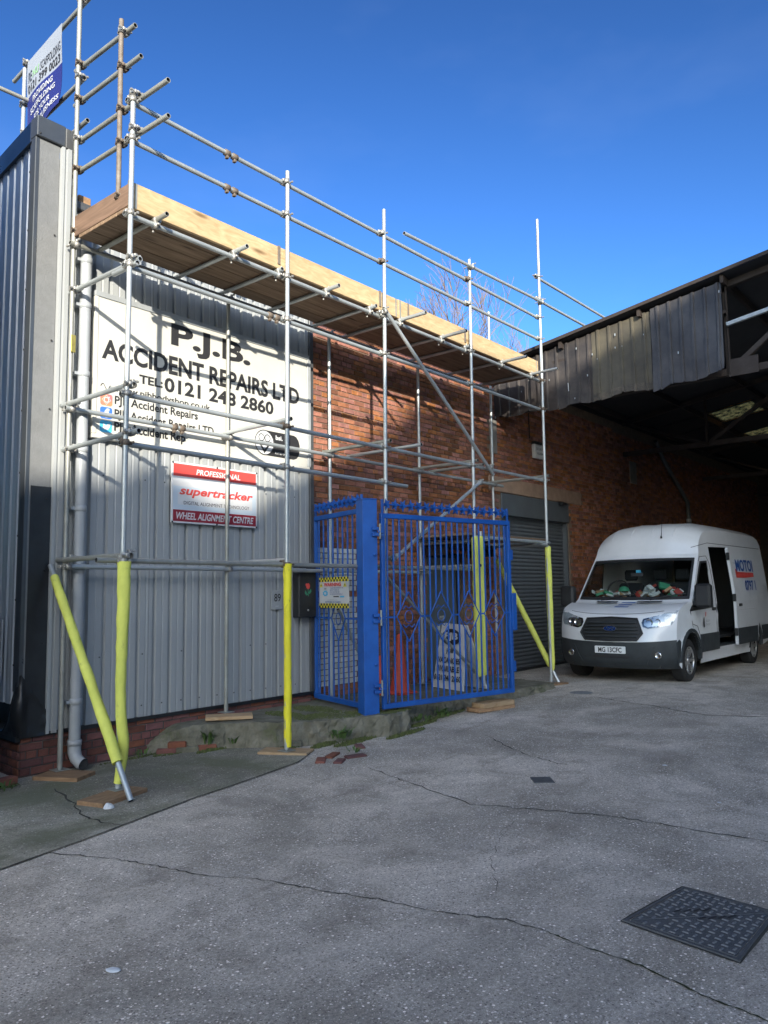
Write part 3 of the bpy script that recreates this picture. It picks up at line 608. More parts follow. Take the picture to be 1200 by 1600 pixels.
# alarm box, cable
al=thing('alarm_box','small white alarm box with grey lettering high on brick wall beyond the scaffold','alarm box',(13.75,WY-.02,4.3))
mb=MB(); mb.bbox(13.52,13.90,WY-.10,WY-.012,4.22,4.50,.02,WHITE); bx=mb.build('case',parent=al)
mb=MB(); mb.prism([(13.49,4.50),(13.93,4.50),(13.86,4.56),(13.56,4.56)],.06,wallT(WY-.02),BLACKPL); mb.build('cap',parent=al)
mb=MB(); wtext(mb,'SECURITY',13.57,13.85,4.38,4.43,WY-.102,TRIM,.01); wtext(mb,'ALARM',13.60,13.82,4.29,4.34,WY-.102,TRIM,.01); mb.build('lettering',parent=al)
mb=MB(); mb.tube((13.45,WY-.02,4.6),(13.45,WY-.02,5.1),.012,8,STEELD,False); mb.build('conduit',parent=al)

# ------------------------------------------------------------ barn (open shed on the right)
barn=thing('steel_shed','large open steel framed shed with battered black sheeting across its gable','shed',(12.2,0,0))
BX=12.15
def rz(y): return 5.70+.161*(7.45-y) if y>-2 else 5.70+.161*9.45-.161*(-2-y)
def beam(mb,a,b,w=.07,h=.10,m=STEELD):
    a=Vector(a);b=Vector(b);d=(b-a); L_=d.length; q=d.to_track_quat('X','Z').to_matrix().to_4x4(); T=Matrix.Translation(a)@q
    mb.box(0,L_,-w/2,w/2,-h/2,h/2,m,T)
def angle_iron(mb,a,b,w=.07,m=STEELD,up_='Z'):
    a=Vector(a);b=Vector(b);d=(b-a); L_=d.length; q=d.to_track_quat('X',up_).to_matrix().to_4x4(); T=Matrix.Translation(a)@q
    mb.box(0,L_,-.005,.005,0,w,m,T); mb.box(0,L_,.006,w,-.005,.005,m,T)
YE=-11.5
def truss(x,zb):
    ch=[]
    def P(name,a,b,s=.07):
        mb=MB(); angle_iron(mb,a,b,s); mb.build(name,parent=barn)
    P('bottom_chord',(x,7.4,zb),(x,YE,zb),.10); P('top_chord',(x,7.4,rz(7.4)-.16),(x,-2,rz(-2)-.16),.09); P('top_chord',(x,-2,rz(-2)-.16),(x,YE,rz(YE)-.16),.09)
    ysn=[5.4,3.3,1.2,-.9,-3,-5.1,-7.2,-9.3]
    for k,y in enumerate(ysn): P('vertical',(x,y,zb),(x,y,rz(y)-.16),.06)
    for k in range(len(ysn)-1):
        a,b=ysn[k],ysn[k+1]
        if k<4: P('diagonal',(x,a,zb+.03),(x,b,rz(b)-.2),.07)
        else: P('diagonal',(x,b,zb+.03),(x,a,rz(a)-.2),.07)
    P('diagonal',(x,5.4,zb),(x,7.3,rz(7.3)-.18),.06)
for i,x in enumerate((BX+.10,17.95,23.8,29.6)): truss(x,4.84 if i==0 else 4.80)
# roof sheets and purlins
for k,y in enumerate([7.2,6.0,4.6,3.3,2.0,.6,-.8,-2,-3.4,-5,-7,-9,-11]):
    mb=MB(); beam(mb,(BX-.12,y,rz(y)-.09),(36,y,rz(y)-.09),.05,.12); mb.build('purlin',parent=barn)
def roofpiece(y0,y1,x0,x1,m):
    mb=MB(); x1=min(36,x1+.16); y1=y1-(.05 if y1>YE else 0); V=[]; n=int((x1-x0)/.075); xx=[x0+(x1-x0)*i/n for i in range(n+1)]
    for i,x in enumerate(xx):
        dz=.022*(1 if (i//1)%2 else -1)
        V+=[(x,y0,rz(y0)+dz),(x,y1,rz(y1)+dz)]
    mb.add(V,[(2*i,2*i+1,2*i+3,2*i+2) for i in range(n)],m); return mb
def splits(y0,y1,holes):
    # sheets of the near slope, with the two skylight bays in it
    pass
SKB=[(19.75,21.05),(22.7,24.3)]
segs=[(BX-.17,19.75,None),(19.75,21.05,(5.95,4.95)),(21.05,22.9,None),(22.9,24.3,(6.0,4.9)),(24.3,36,None)]
for a,b,h in segs:
    if h is None: roofpiece(7.6,-2,a,b,ROOFD).build('roof_sheet',parent=barn)
    else:
        roofpiece(7.6,h[0],a,b,ROOFD).build('roof_sheet',parent=barn); roofpiece(h[0],h[1],a,b,SKYL).build('skylight',parent=barn); roofpiece(h[1],-2,a,b,ROOFD).build('roof_sheet',parent=barn)
roofpiece(-2,YE-.3,BX-.17,36,ROOFD).build('roof_sheet',parent=barn)
mb=MB()   # verge board along the gable edge
for y0,y1 in ((7.7,2.5),(2.498,-2),(-2.002,YE-.3)):
    a=Vector((BX-.185,y0,rz(y0)-.0)); b=Vector((BX-.185,y1,rz(y1)-.0)); beam(mb,a,b,.025,.055,STEELD)
mb.build('verge_board',parent=barn)
mb=MB(); mb.box(12.3,36,7.47,7.55,5.5,5.85,STEELD); mb.box(12,36,YE-.3,YE-.1,-.1,5.84,MORTD); mb.box(BX+.1,BX+.3,YE-.1,-4.6,-.1,rz(-4.6)-.7,MORTD); mb.box(35.8,36,YE-.2,7.5,-.1,8,MORTD); mb.build('shed_wall',parent=barn)  # includes an offscreen gable infill added to cut light from the right
mb=MB(); beam(mb,(BX+.02,3.30,5.60),(BX+.05,-1.5,5.62+.16*4.6),.06,.055,ZINC); mb.build('zinc_channel',parent=barn)
mb=MB(); beam(mb,(BX+.02,7.4,5.5),(BX+.02,3.3,5.8),.06,.05,STEELD); mb.build('sheeting_rail',parent=barn)
mb=MB(); mb.box(BX+.05,BX+.07,2.9,3.32,4.80,5.06,STEELD); mb.build('gusset_plate',parent=barn)
# fascia sheets hung on the gable
def fascia(y0,y1,zt0,zt1,zb0,zb1,x,m,pitch=.2,torn=.03,lean=0,seed=1):
    rnd=random.Random(seed); prof=[(y0,0)]; y=y0-.09
    while y-.06>y1: prof+=[(y,0),(y-.012,.03),(y-.042,.03),(y-.054,0)]; y-=pitch
    prof.append((y1,0)); nz=10; V=[]; mb=MB(); W=y0-y1
    for i,(py,d) in enumerate(prof):
        t=(y0-py)/W; zt=zt0+(zt1-zt0)*t; zb=zb0+(zb1-zb0)*t+torn*math.sin(t*9+seed)+rnd.uniform(-torn,torn)*.6
        for j in range(nz+1):
            s=j/nz; z=zb+(zt-zb)*s
            V.append((x-d-lean*(1-s)*math.sin(t*math.pi*.5)+.014*math.sin(6*t+5*s+seed)*(1-s),py+rnd.uniform(-.004,.004),z))
    c=nz+1; fs=[(i*c+j,i*c+j+1,(i+1)*c+j+1,(i+1)*c+j) for i in range(len(prof)-1) for j in range(1,nz)]
    ed=[(i*c,i*c+1,(i+1)*c+1,(i+1)*c) for i in range(len(prof)-1)]
    mb.add(V,fs,m); mb.add(V,ed,FASE if seed==3 else m)
    for _ in range(10):
        t=rnd.random(); py=y0-W*t; z=zb0+(zt0-zb0)*rnd.random()
        s=rnd.uniform(.004,.010)
        if rnd.random()<.5: mb.box(x-.036,x-.033,py-s,py+s,z-s*2.2,z+s*2.2,ZINC)
    return mb.build('gable_sheet',parent=barn)
fascia(7.42,6.42,5.66,5.80,4.78,4.78,BX,FASA,seed=1)
fascia(6.44,5.44,5.80,5.95,4.74,4.79,BX-.012,FASA,seed=2,torn=.02)
fascia(5.46,4.45,5.955,6.08,4.78,4.83,BX-.025,FASB,seed=3,torn=.03)
fascia(4.43,3.33,6.10,6.255,4.76,4.86,BX-.06,FASC,seed=5,torn=.03,lean=.06,pitch=.185)
mb=MB(); mb.path([(BX-.05,5.9+.0,5.02),(BX-.06,5.9,5.16)],.006,6,PAPER); mb.build('torn_tape',parent=barn)
# soil pipe inside the shed
ip=thing('wall_pipe','dark drainpipe running down the inner brick wall above the van','pipe',(20.5,WY,0))
mb=MB(); PIPED=mat('dark_pipe',(.10,.11,.115),.5); mb.path([(20.0,WY-.1,5.45),(20.5,WY-.1,5.0),(21.9,WY-.1,4.2),(22.2,WY-.1,4.0),(22.25,WY-.1,3.6),(22.25,WY-.1,.2)],.055,12,PIPED); mb.build('pipe',parent=ip)
for z in (3.5,2.9):
    mb=MB(); mb.lathe([(.056,-.05),(.07,-.05),(.07,.05),(.056,.05)],Matrix.Translation((22.25,WY-.1,z)),14,PIPE); mb.build('collar',parent=ip)

# building across the road: throws the shade that covers the yard
occ=thing('opposite_building','brick building across the road behind the camera with a stepped roofline','building',(0,-9,0))
OY=-16.0; kx,kz=.95*(-OY-9),.41*(-OY-9)
prof=[(-26,8.6),(-14.5,9.2),(-11.42,9.57),(-11.18,9.6),(-10.96,9.77),(-10.75,9.86),(-10.56,9.75),(-10.40,9.5),(-9.3,9.38),(-9.01,9.6),(-8.37,9.98),(-7.85,10.14),(-6.98,10.67),(-6.6,10.85),(-5.87,11.33),(-5.2,11.42),(13,11.42)]
prof=[(x-kx,z+kz) for x,z in prof]; prof+=[(prof[-1][0],-.2),(prof[0][0],-.2)]
mb=MB(); mb.prism(prof,.6,Matrix(((1,0,0,0),(0,0,-1,OY),(0,1,0,0),(0,0,0,1))),OCC); mb.build('wall',parent=occ)

sblk=thing('side_shade_block','plain unseen block added just left of the view to shade the side face','building',(2.4,9,0))
mb=MB(); mb.box(-4,2.80,6.80,14,-.2,6.95,OCC); mb.build('wall',parent=sblk)  # unseen wall, added only to keep the sun off the side cladding
# ------------------------------------------------------------ scaffold
sc=thing('scaffold','galvanised tube scaffold with boarded lift along the front of the workshop','scaffold',(7.5,6.7,0))
def tube(name,a,b,m=GALV,r=.0242,label=None):
    mb=MB(); mb.tube(a,b,r,16,m); c=(Vector(a)+Vector(b))/2
    o=mb.build(name,parent=sc,loc=c)
    if label: o['label']=label
    return o
YF,YL=6.16,6.212; YI,YJ=7.28,7.228
FX={'0':3.82,'1':5.78,'3':7.48,'4':9.46,'5':11.64}
IX=[3.87,5.86,7.62,9.64,11.8]
tube('standard',(3.80,YF,.01),(3.82,YF,6.35)); tube('standard',(5.76,YF,.02),(5.79,YF,6.40)); tube('standard',(7.42,YF,.26),(7.50,YF,6.60)); tube('standard',(9.42,YF,.26),(9.50,YF,6.58)); tube('standard',(11.60,YF,.16),(11.68,YF,8.02))
tube('standard',(3.868,YI,.01),(3.866,YI,8.4),GALV2); tube('standard',(5.86,YI,.30),(5.86,YI,5.22),GALV2); tube('standard',(7.62,YI,.26),(7.62,YI,5.2)); tube('standard',(9.63,YI,.25),(9.65,YI,5.2)); tube('standard',(11.78,YI,.2),(11.82,YI,6.68))
tube('standard',(3.87,6.465,5.42),(3.87,6.475,7.27),RUSTY,label='short rusty brown upright tube')
tube('standard',(3.96,8.7,5.9),(3.97,8.72,7.86))
for z,x1,m in ((6.285,11.75,GALV),(5.905,11.75,GALV),(5.175,11.78,GALV),(4.68,11.80,GALV),(3.47,11.78,GALV),(3.02,7.95,GALV)):
    tube('guard_rail' if z>5.5 else 'ledger',(3.78,YL,z-.01),(x1,YL,z-.01),m)
tube('ledger',(3.58,YL,1.955),(6.95,YL,1.95),GALV2); tube('ledger',(6.5,YL+.05,1.955),(9.6,YL+.05,1.95),GALV2)
tube('guard_rail',(7.85,YF-.055,6.39),(11.66,YF-.055,6.52))
tube('guard_rail',(11.66,YL,7.0),(15.6,YL,7.03)); tube('guard_rail',(11.66,YL,6.60),(15.6,YL,6.63))
for z,x0,x1 in ((5.20,3.80,11.9),(3.50,3.80,12.05),(1.935,3.84,7.1),(1.93,6.9,9.8)): tube('ledger',(x0,YJ,z),(x1,YJ,z),GALV if z<5 else GALV2)
# end rails and transoms at the left end
tube('guard_rail',(3.915,7.42,7.19),(3.915,6.30,7.15),GALV2); tube('guard_rail',(3.915,7.42,6.80),(3.915,6.19,6.78),GALV2)
tube('guard_rail',(3.915,7.42,6.36),(3.915,5.74,6.33),GALV2); tube('guard_rail',(3.915,7.42,6.03),(3.915,5.73,5.98),GALV2)
tube('transom',(3.92,7.40,5.36),(3.92,6.30,5.335),GALV); tube('transom',(3.90,7.38,4.745),(3.90,6.12,4.735)); tube('transom',(3.84,7.38,3.55),(3.84,6.24,3.545)); tube('transom',(3.86,7.5,3.105),(3.86,6.03,3.105),GALV); tube('transom',(3.84,7.38,2.0),(3.84,6.22,2.0),GALV2)
tube('guard_rail',(3.93,7.18,7.93),(4.04,9.15,7.93),GALV2); tube('guard_rail',(3.93,7.3,7.05),(4.04,9.15,7.05),GALV2); tube('guard_rail',(3.99,8.62,7.42),(1.2,8.75,7.40),GALV2); tube('guard_rail',(3.93,7.18,6.55),(4.04,9.1,6.55),GALV2)
zt=5.222
TR=[(4.12,6.03),(5.07,6.0),(5.70,6.15),(6.46,6.0),(7.25,6.1),(7.86,5.78),(8.80,5.78),(9.40,6.12),(10.43,5.76),(11.36,5.72)]
for x,y in TR: tube('transom',(x,7.36,zt),(x,y,zt),GALV if x>5 else GALV2)
for x,y0,y1,z in ((5.82,7.33,6.14,3.55),(7.54,7.33,6.14,3.55),(8.03,7.33,6.02,3.55),(9.56,7.33,6.14,3.54),(9.95,7.33,6.3,3.54),(11.74,7.33,6.14,3.54),(5.82,7.32,6.2,2.0),(9.5,7.3,6.1,2.0),(3.86,6.5,6.1,4.68)):
    tube('transom',(x,y0,z),(x,y1,z),GALV2 if int(x*10)%2 else GALV)
tube('brace',(7.40,YF-.055,5.24),(9.92,YF-.055,3.36)); tube('brace',(9.60,YF-.055,3.24),(7.50,YF-.055,2.03)); tube('brace',(7.47,YL+.03,1.88),(9.86,YL+.03,.24),GALV2); tube('brace',(7.66,7.19,1.42),(8.35,7.19,.42),GALV2)
# rakers
tube('brace',(3.76,7.36,1.95),(3.70,5.80,-.02)); tube('brace',(11.74,7.28,2.30),(11.66,6.05,.13))
# boards over the door bay
tube('ledger',(9.5,YL,2.42),(11.8,YL,2.42)); tube('ledger',(9.5,YJ,2.42),(11.9,YJ,2.42),GALV2); tube('transom',(9.75,7.4,2.38),(9.75,6.1,2.38)); tube('transom',(11.55,7.4,2.38),(11.55,6.1,2.38))
for k in range(4):
    mb=MB(); a=9.45+random.uniform(0,.1); y=6.27+k*.24; mb.bbox(a,a+2.35-k*.1,y,y+.225,2.447,2.485,.004,WOODD); mb.build('scaffold_board',parent=sc)
# working platform: four boards wide, three lengths, in the direction of the wall
for k in range(4):
    for a,b in ((3.86,7.74),(7.75,11.66)):
        mb=MB(); y=6.250+k*.232; o=random.uniform(-.02,.02); mb.bbox(a+.002,b-.002,y,y+.226,5.250+random.uniform(0,.004),5.289,.004,WOODD); mb.build('scaffold_board',parent=sc)
for a,b in ((3.86,7.82),(7.835,11.62)):
    mb=MB(); mb.bbox(a,b,6.208,6.248,5.246,5.497 if a<5 else 5.502,.004,WOODX); mb.build('toe_board',parent=sc)
mb=MB(); mb.bbox(3.86,3.898,6.25,7.26,5.292,5.51,.004,WOODY); mb.build('toe_board',parent=sc); mb=MB(); mb.bbox(11.60,11.638,6.25,7.2,5.30,5.52,.004,WOODY); mb.build('toe_board',parent=sc)
mb=MB(); mb.bbox(3.895,3.93,6.3,6.35,5.2,5.58,.004,RUSTY); mb.build('toe_board_clip',parent=sc)
mb=MB(); mb.bbox(8.02,8.05,6.195,6.206,5.3,5.5,.002,RUSTY); mb.build('toe_board_clip',parent=sc)
for x in (5.70,7.45,9.4):
    mb=MB(); mb.box(x-.02,x+.015,6.195,6.207,5.29,5.50,RUSTY); mb.build('toe_board_clip',parent=sc)
for a in (3.90,7.78,7.87,11.56):   # end hoops on the boards
    mb=MB(); mb.box(a-.012,a+.012,6.2065,6.2078,5.25,5.495,GALV2); mb.build('board_end_hoop',parent=sc)
# couplers
def coupler(m):
    mb=MB(); T1=Matrix.Identity(4)
    mb.lathe([(.0245,-.026),(.0325,-.026),(.0325,.026),(.0245,.026)],T1,14,m)
    T2=Matrix.Translation((0,.052,0))@Matrix.Rotation(math.pi/2,4,'Y'); mb.lathe([(.0245,-.026),(.0325,-.026),(.0325,.026),(.0245,.026)],T2,14,m)
    mb.bbox(-.028,.028,.018,.036,-.028,.028,.004,m)
    mb.bbox(.026,.060,-.012,.012,-.016,.016,.004,m); mb.tube((.045,-.055,0),(.045,.03,0),.007,8,m,False); mb.tube((.045,-.052,0),(.045,-.036,0),.013,6,m,False)
    mb.bbox(-.012,.012,.045,.075,.026,.055,.004,m); mb.tube((0,.03,.042),(0,.118,.042),.007,8,m,False); mb.tube((0,.094,.042),(0,.110,.042),.013,6,m,False)
    mb.bbox(-.058,-.026,-.010,.010,-.014,.014,.004,m)
    return mb.mesh('coupler',m)
CM=[coupler(COUP),coupler(COUPR)]
def put(x,y,z,mode,rust=0,flip=False):
    # mode 'x': ledger along X behind the upright (+y); 'y': tube along Y on the +x side ; 't': Y transom on top of an X ledger
    if mode=='x': q=Matrix.Identity(3)
    elif mode=='y': q=Matrix.Rotation(-math.pi/2,3,'Z')
    else: q=Matrix(((0,0,1),(1,0,0),(0,1,0)))   # local z->world x? first ring along X, second above along Y
    if flip: q=Matrix.Rotation(math.pi,3,'Z')@q
    q=q@Matrix.Identity(3)
    inst(CM[rust],'coupler',sc,(x,y,z),q.to_quaternion())
for z in (6.275,5.895,5.165,4.67,3.46,3.01,1.95):
    for k,x in enumerate((3.81+.001*z,5.775,7.46,9.46,11.65)):
        if z==3.01 and x>8: continue
        if z==1.95 and x>9.3: continue
        put(x,YF,z,'x',1 if (k+int(z*10))%5==0 else 0,False)
for z in (5.20,3.50,1.935):
    for x in IX:
        if z<2 and x>10: continue
        put(x,YI,z,'x',0,True)
for x,y in TR: put(x,YL,5.165,'t',0)
for z,r in ((7.19,1),(6.80,1),(6.36,0),(6.03,1),(5.36,1),(4.745,0),(3.55,0),(3.105,0),(2.0,0)): put(3.867,YI,z,'y',r)
for z,r in ((7.15,0),(6.78,1)): put(3.867,6.47,z,'y',r)
for z in (6.335,5.99,4.735,3.545,3.105,2.0): put(3.815,YF,z,'y',0)
put(3.867,6.47,6.34,'y',1); put(3.867,6.47,6.0,'y',1); put(3.87,6.47,5.45,'y',1)
for z in (7.93,7.05): put(3.867,YI,z,'y',0); put(3.97,8.71,z,'y',0)
put(3.97,8.7,7.41,'x',0); put(3.97,8.7,6.55,'y',1)
for z in (7.0,6.6): put(11.66,YF,z,'x',0)
put(11.66,YF,6.52,'x',0,True); put(9.50,YF,6.45,'x',0,True)
for x in (7.43,9.85,9.55,7.52): put(x,YF,{7.43:5.2,9.85:3.46,9.55:3.2,7.52:2.06}[x],'x',0,True)
# sleeve couplers on the rails
for x,z in ((5.02,6.275),(5.02,5.895),(5.62,4.67),(5.12,3.50)):
    mb=MB(); yy=YL if z!=3.50 else YJ
    for dx in (-.05,.05): mb.lathe([(.025,-.035),(.035,-.03),(.035,.03),(.025,.035)],Matrix.Translation((x+dx,yy,z))@Matrix.Rotation(math.pi/2,4,'Y'),12,COUPR); mb.bbox(x+dx-.016,x+dx+.016,yy-.02,yy+.02,z-.062,z-.03,.004,COUPR)
    mb.build('sleeve_coupler',parent=sc)
# yellow metal clip tag on the inner standard
mb=MB(); mb.bbox(3.845,3.895,7.235,7.25,4.08,4.26,.003,mat('brassy',(.5,.42,.12),.4,.6,var=.3)); mb.build('scaffold_tag',parent=sc)
# base plates
for x,y,z in ((3.80,YF,.002),(3.868,YI,.002),(5.76,YF,.004),(5.86,YI,.29),(7.42,YF,.245),(9.42,YF,.245),(7.62,YI,.245),(9.63,YI,.245),(11.60,YF,.15)):
    mb=MB(); mb.bbox(x-.07,x+.07,y-.07,y+.07,z-.0,z+.006,.001,GALV2); mb.tube((x,y,z),(x,y,z+.05),.018,10,GALV2,False); mb.build('base_plate',parent=sc)
# foam sleeves
def sleeve(pts,rad,m,flat,lab=None):
    n_=len(pts); P=[];Q=[]; rr=rad if isinstance(rad,list) else [rad]*n_
    for i in range(n_-1):
        a=Vector(pts[i]); b=Vector(pts[i+1]); k_=max(1,int((b-a).length/.07))
        for k in range(k_):
            t=k/k_; ra=rr[i] if isinstance(rr[i],tuple) else (rr[i],)*2; rb=rr[i+1] if isinstance(rr[i+1],tuple) else (rr[i+1],)*2
            w_=1+.045*math.sin(9.1*(i+t)+a.x*7)+random.uniform(-.02,.02); o=Vector((random.uniform(-.002,.002),random.uniform(-.002,.002),0))
            P.append(a.lerp(b,t)+o); Q.append((ra[0]*(1-t)*w_+rb[0]*t*w_,ra[1]*(1-t)*w_+rb[1]*t*w_))
    P.append(Vector(pts[-1])); Q.append(rr[-1] if isinstance(rr[-1],tuple) else (rr[-1],)*2); pts,rad=P,Q
    mb=MB(); mb.path(pts,rad,14,m,flat,caps=True); o=mb.build('foam_sleeve',parent=sc)
    if lab:o['label']=lab
sleeve([(3.812,YF-.01,1.945),(3.812,YF-.012,1.6),(3.806,YF-.008,1.2),(3.80,YF-.012,.85),(3.805,YF-.018,.62),(3.83,YF-.02,.42),(3.828,YF-.015,.27),(3.80,YF,.05)],[(.058,.040),(.054,.040),(.048,.040),(.044,.038),(.046,.040),(.050,.042),(.046,.040),(.036,.034)],FOAM,(.8,-.6,0))
a=Vector((3.76,7.36,1.95)); b=Vector((3.70,5.80,-.02)); 
sleeve([a.lerp(b,t) for t in (.055,.06,.3,.55,.80,.86)],[(.030,.03),(.042,.040),(.044,.040),(.046,.042),(.050,.046),(.048,.045)],FOAM,(1,0,0))
sleeve([(5.777,YF,z) for z in (1.96,1.93,1.6,1.2,.9,.7,.4,.1,.04)],[.047,.046,.043,.040,.038,.042,.041,.040,.036],FOAMY,(.8,-.6,0),'brighter yellow, dirt speckled foam sleeve')
sleeve([(11.645,YF,z) for z in (2.36,2.33,1.5,.8,.36,.33)],[.03,.050,.05,.048,.048,.03],FOAM,(.8,-.6,0))
sleeve([(9.455,YF,z) for z in (2.42,2.40,1.5,.8,.45,.43)],[.03,.05,.05,.05,.048,.03],FOAM,(.8,-.6,0))
tube('standard',(9.62,YF+.02,.30),(9.64,YF+.02,2.5)); sleeve([(9.63,YF+.02,z) for z in (2.43,2.41,1.5,.8,.45,.43)],[.03,.05,.05,.05,.048,.03],FOAM,(.8,-.6,0))
a=Vector((11.74,7.28,2.30)); b=Vector((11.66,6.05,.13)); sleeve([a.lerp(b,t) for t in (.06,.07,.5,.87,.88)],[.03,.046,.048,.046,.03],FOAM,(1,0,0))

# sole boards under the feet (they only carry the scaffold)
def pad(x,y,z,lx,ly,rot,m,label,h=.038,group='timber sole boards under the scaffold feet'):
    mb=MB(); mb.bbox(-lx/2,lx/2,-ly/2,ly/2,-h,0,.004,m); me=mb.mesh('sole_board',m); o=bpy.data.objects.new('sole_board',me); COL.objects.link(o); o.location=(x,y,z); o.rotation_euler=(0,0,rot)
    return tag(o,label,'sole board',group)
pad(3.82,7.10,0,.46,.30,R(-62),WOODPD,'short brown timber board under the inner left pole next to the drainpipe outlet')
pad(3.69,6.05,0,.54,.27,R(17),WOODPD,'brown timber board under the front left pole where two lime foam sleeves cross')
pad(5.79,6.20,0,.54,.26,R(-63),WOODP,'pale timber board under the bright yellow sleeved pole')
pad(5.76,7.10,.288,.52,.24,R(-38),WOODP,'pale timber board on the raised kerb under the bare middle pole')
pad(11.52,6.08,.148,.42,.28,R(-10),WOODPD,'small timber board beside the van at the far right pole')
def offcut(x,y,z,lx,ly,h,rot,m,label,group=None):
    mb=MB(); mb.bbox(-lx/2,lx/2,-ly/2,ly/2,0,h,.005,m); me=mb.mesh('timber_block',m); o=bpy.data.objects.new('timber_block',me); COL.objects.link(o); o.location=(x,y,z); o.rotation_euler=(0,0,rot)
    return tag(o,label,'timber block',group)
offcut(9.0,5.68,G(9,5.68)+.0,.66,.24,.05,R(-14),WOODPD,'lower reddish timber offcut on the road under the free end of the blue gate','timber offcuts under the gate')
offcut(9.03,5.66,G(9,5.68)+.051,.60,.22,.06,R(-11),WOODP,'upper paler timber offcut propping the free end of the blue gate','timber offcuts under the gate')
offcut(3.22,7.22,-.03,.42,.10,.065,R(8),BRICKP,'loose red brick tile offcut lying by the wall at the left edge')

# ------------------------------------------------------------ signs on the clad wall
ys=WY-.11
sg=thing('workshop_sign','large cream sign reading P.J.B. ACCIDENT REPAIRS LTD with telephone number','sign',(5.7,ys,4.0))
mb=MB(); mb.bbox(4.19,7.25,ys,WY-.045,3.30,4.80,.006,CREAM); mb.build('board',parent=sg)
for a in ((4.15,7.29,4.78,4.84),(4.15,7.29,3.27,3.315)):
    mb=MB(); mb.bbox(a[0],a[1],ys-.012,WY-.045,a[2],a[3],.004,SIGNFR if a[2]>4 else CREAM); mb.build('frame_rail',parent=sg)
for a in ((4.15,4.19),(7.25,7.31)):
    mb=MB(); mb.bbox(a[0],a[1],ys-.012,WY-.045,3.316,4.779,.004,SIGNFR if a[0]>5 else CREAM); mb.build('frame_rail',parent=sg)
mb=MB(); yt=ys-.002
wtext(mb,'P.J.B.',5.09,6.26,4.40,4.73,yt,INK,.035)
wtext(mb,'ACCIDENT REPAIRS LTD',4.24,7.10,4.125,4.345,yt,INK,.034)
wtext(mb,'TEL:',4.69,4.99,3.945,4.045,yt,INK,.035); wtext(mb,'0121 248 2860',5.01,6.645,3.915,4.085,yt,INK,.032)
wtext(mb,'www.pjbbodyshop.co.uk',4.40,5.65,3.78,3.87,yt,INK,.022)
wtext(mb,'PJB Accident Repairs',4.40,5.47,3.635,3.755,yt,INK,.025); wtext(mb,'PJB Accident Repairs LTD',4.40,5.70,3.49,3.61,yt,INK,.025); wtext(mb,'PJB Accident Rep',4.40,5.30,3.345,3.475,yt,INK,.035)
mb.build('lettering',parent=sg)
def rrect(x0,x1,z0,z1,r,n=4):
    P=[]
    for cx,cz,a0 in ((x1-r,z1-r,0),(x0+r,z1-r,90),(x0+r,z0+r,180),(x1-r,z0+r,270)):
        for i in range(n+1): a=R(a0+90*i/n); P.append((cx+r*math.cos(a),cz+r*math.sin(a)))
    return P
def ring(mb,cx,cz,r0,r1,T,m,n=24,sx=1):
    vs=[T@Vector((cx+q*sx*math.cos(2*math.pi*i/n),cz+q*math.sin(2*math.pi*i/n),0)) for q in (r0,r1) for i in range(n)]
    mb.add(vs,[(i,(i+1)%n,n+(i+1)%n,n+i)[::-1] for i in range(n)],m)
def icon(z,m,kind):
    mb=MB(); T=wallT(ys-.001); mb.prism(rrect(4.235,4.375,z-.062,z+.062,.025),.001,T,m); T3=wallT(ys-.004)
    if kind=='i':
        ring(mb,4.305,z,.022,.030,T3,WHITE); ring(mb,4.305,z,.046,.052,T3,WHITE,4); mb.prism(disc(4.335,z+.032,.006,8),.001,T3,WHITE)
    if kind=='f': wtext(mb,'f',4.285,4.34,z-.05,z+.05,ys-.004,WHITE,.05)
    if kind=='t': mb.prism([(4.26,z-.02),(4.29,z-.035),(4.33,z-.03),(4.35,z),(4.352,z+.022),(4.365,z+.03),(4.345,z+.035),(4.32,z+.03),(4.31,z+.01),(4.27,z+.03),(4.275,z+.0)],.001,T3,WHITE)
    mb.build('icon',parent=sg)
icon(3.69,INSTA,'i'); icon(3.55,FBBLUE,'f'); icon(3.405,TWBLUE,'t')
mb=MB(); T=wallT(ys-.003)
mb.path([(4.235+.11*t,ys-.003,3.83+.03*math.sin(t*7)) for t in [i/12 for i in range(13)]],.004,6,INK); mb.prism(rrect(4.33,4.38,3.80,3.845,.012),.001,T,SIGNFR); mb.build('mouse_icon',parent=sg)
# certification mark
mb=MB(); T=wallT(ys-.001); P=[(6.50,3.70)]+[(7.0+.0+.11*math.cos(R(a)),3.54+.16*math.sin(R(a))) for a in (90,65,40,15,-10,-35,-60,-90)]+[(6.50,3.38)]
mb.prism(P,.001,T,INK); T=wallT(ys-.0035); mb.prism(disc(6.49,3.54,.165,28,.16),.001,T,WHITE); T=wallT(ys-.006); ring(mb,6.49,3.54,.150,.162,T,INK,28)
ring(mb,6.44,3.60,.038,.050,T,INK,16); ring(mb,6.54,3.60,.038,.050,T,INK,16); mb.prism([(6.37,3.56),(6.49,3.40),(6.61,3.56),(6.585,3.56),(6.49,3.45),(6.395,3.56)],.001,T,INK); mb.prism([(6.40,3.545),(6.58,3.545),(6.58,3.555),(6.40,3.555)],.001,T,INK)
wtext(mb,'bsi.',6.68,6.80,3.60,3.66,ys-.004,WHITE,.03); wtext(mb,'KITEMARK',6.67,6.93,3.415,3.445,ys-.004,WHITE,.01)
mb.build('certification_mark',parent=sg)
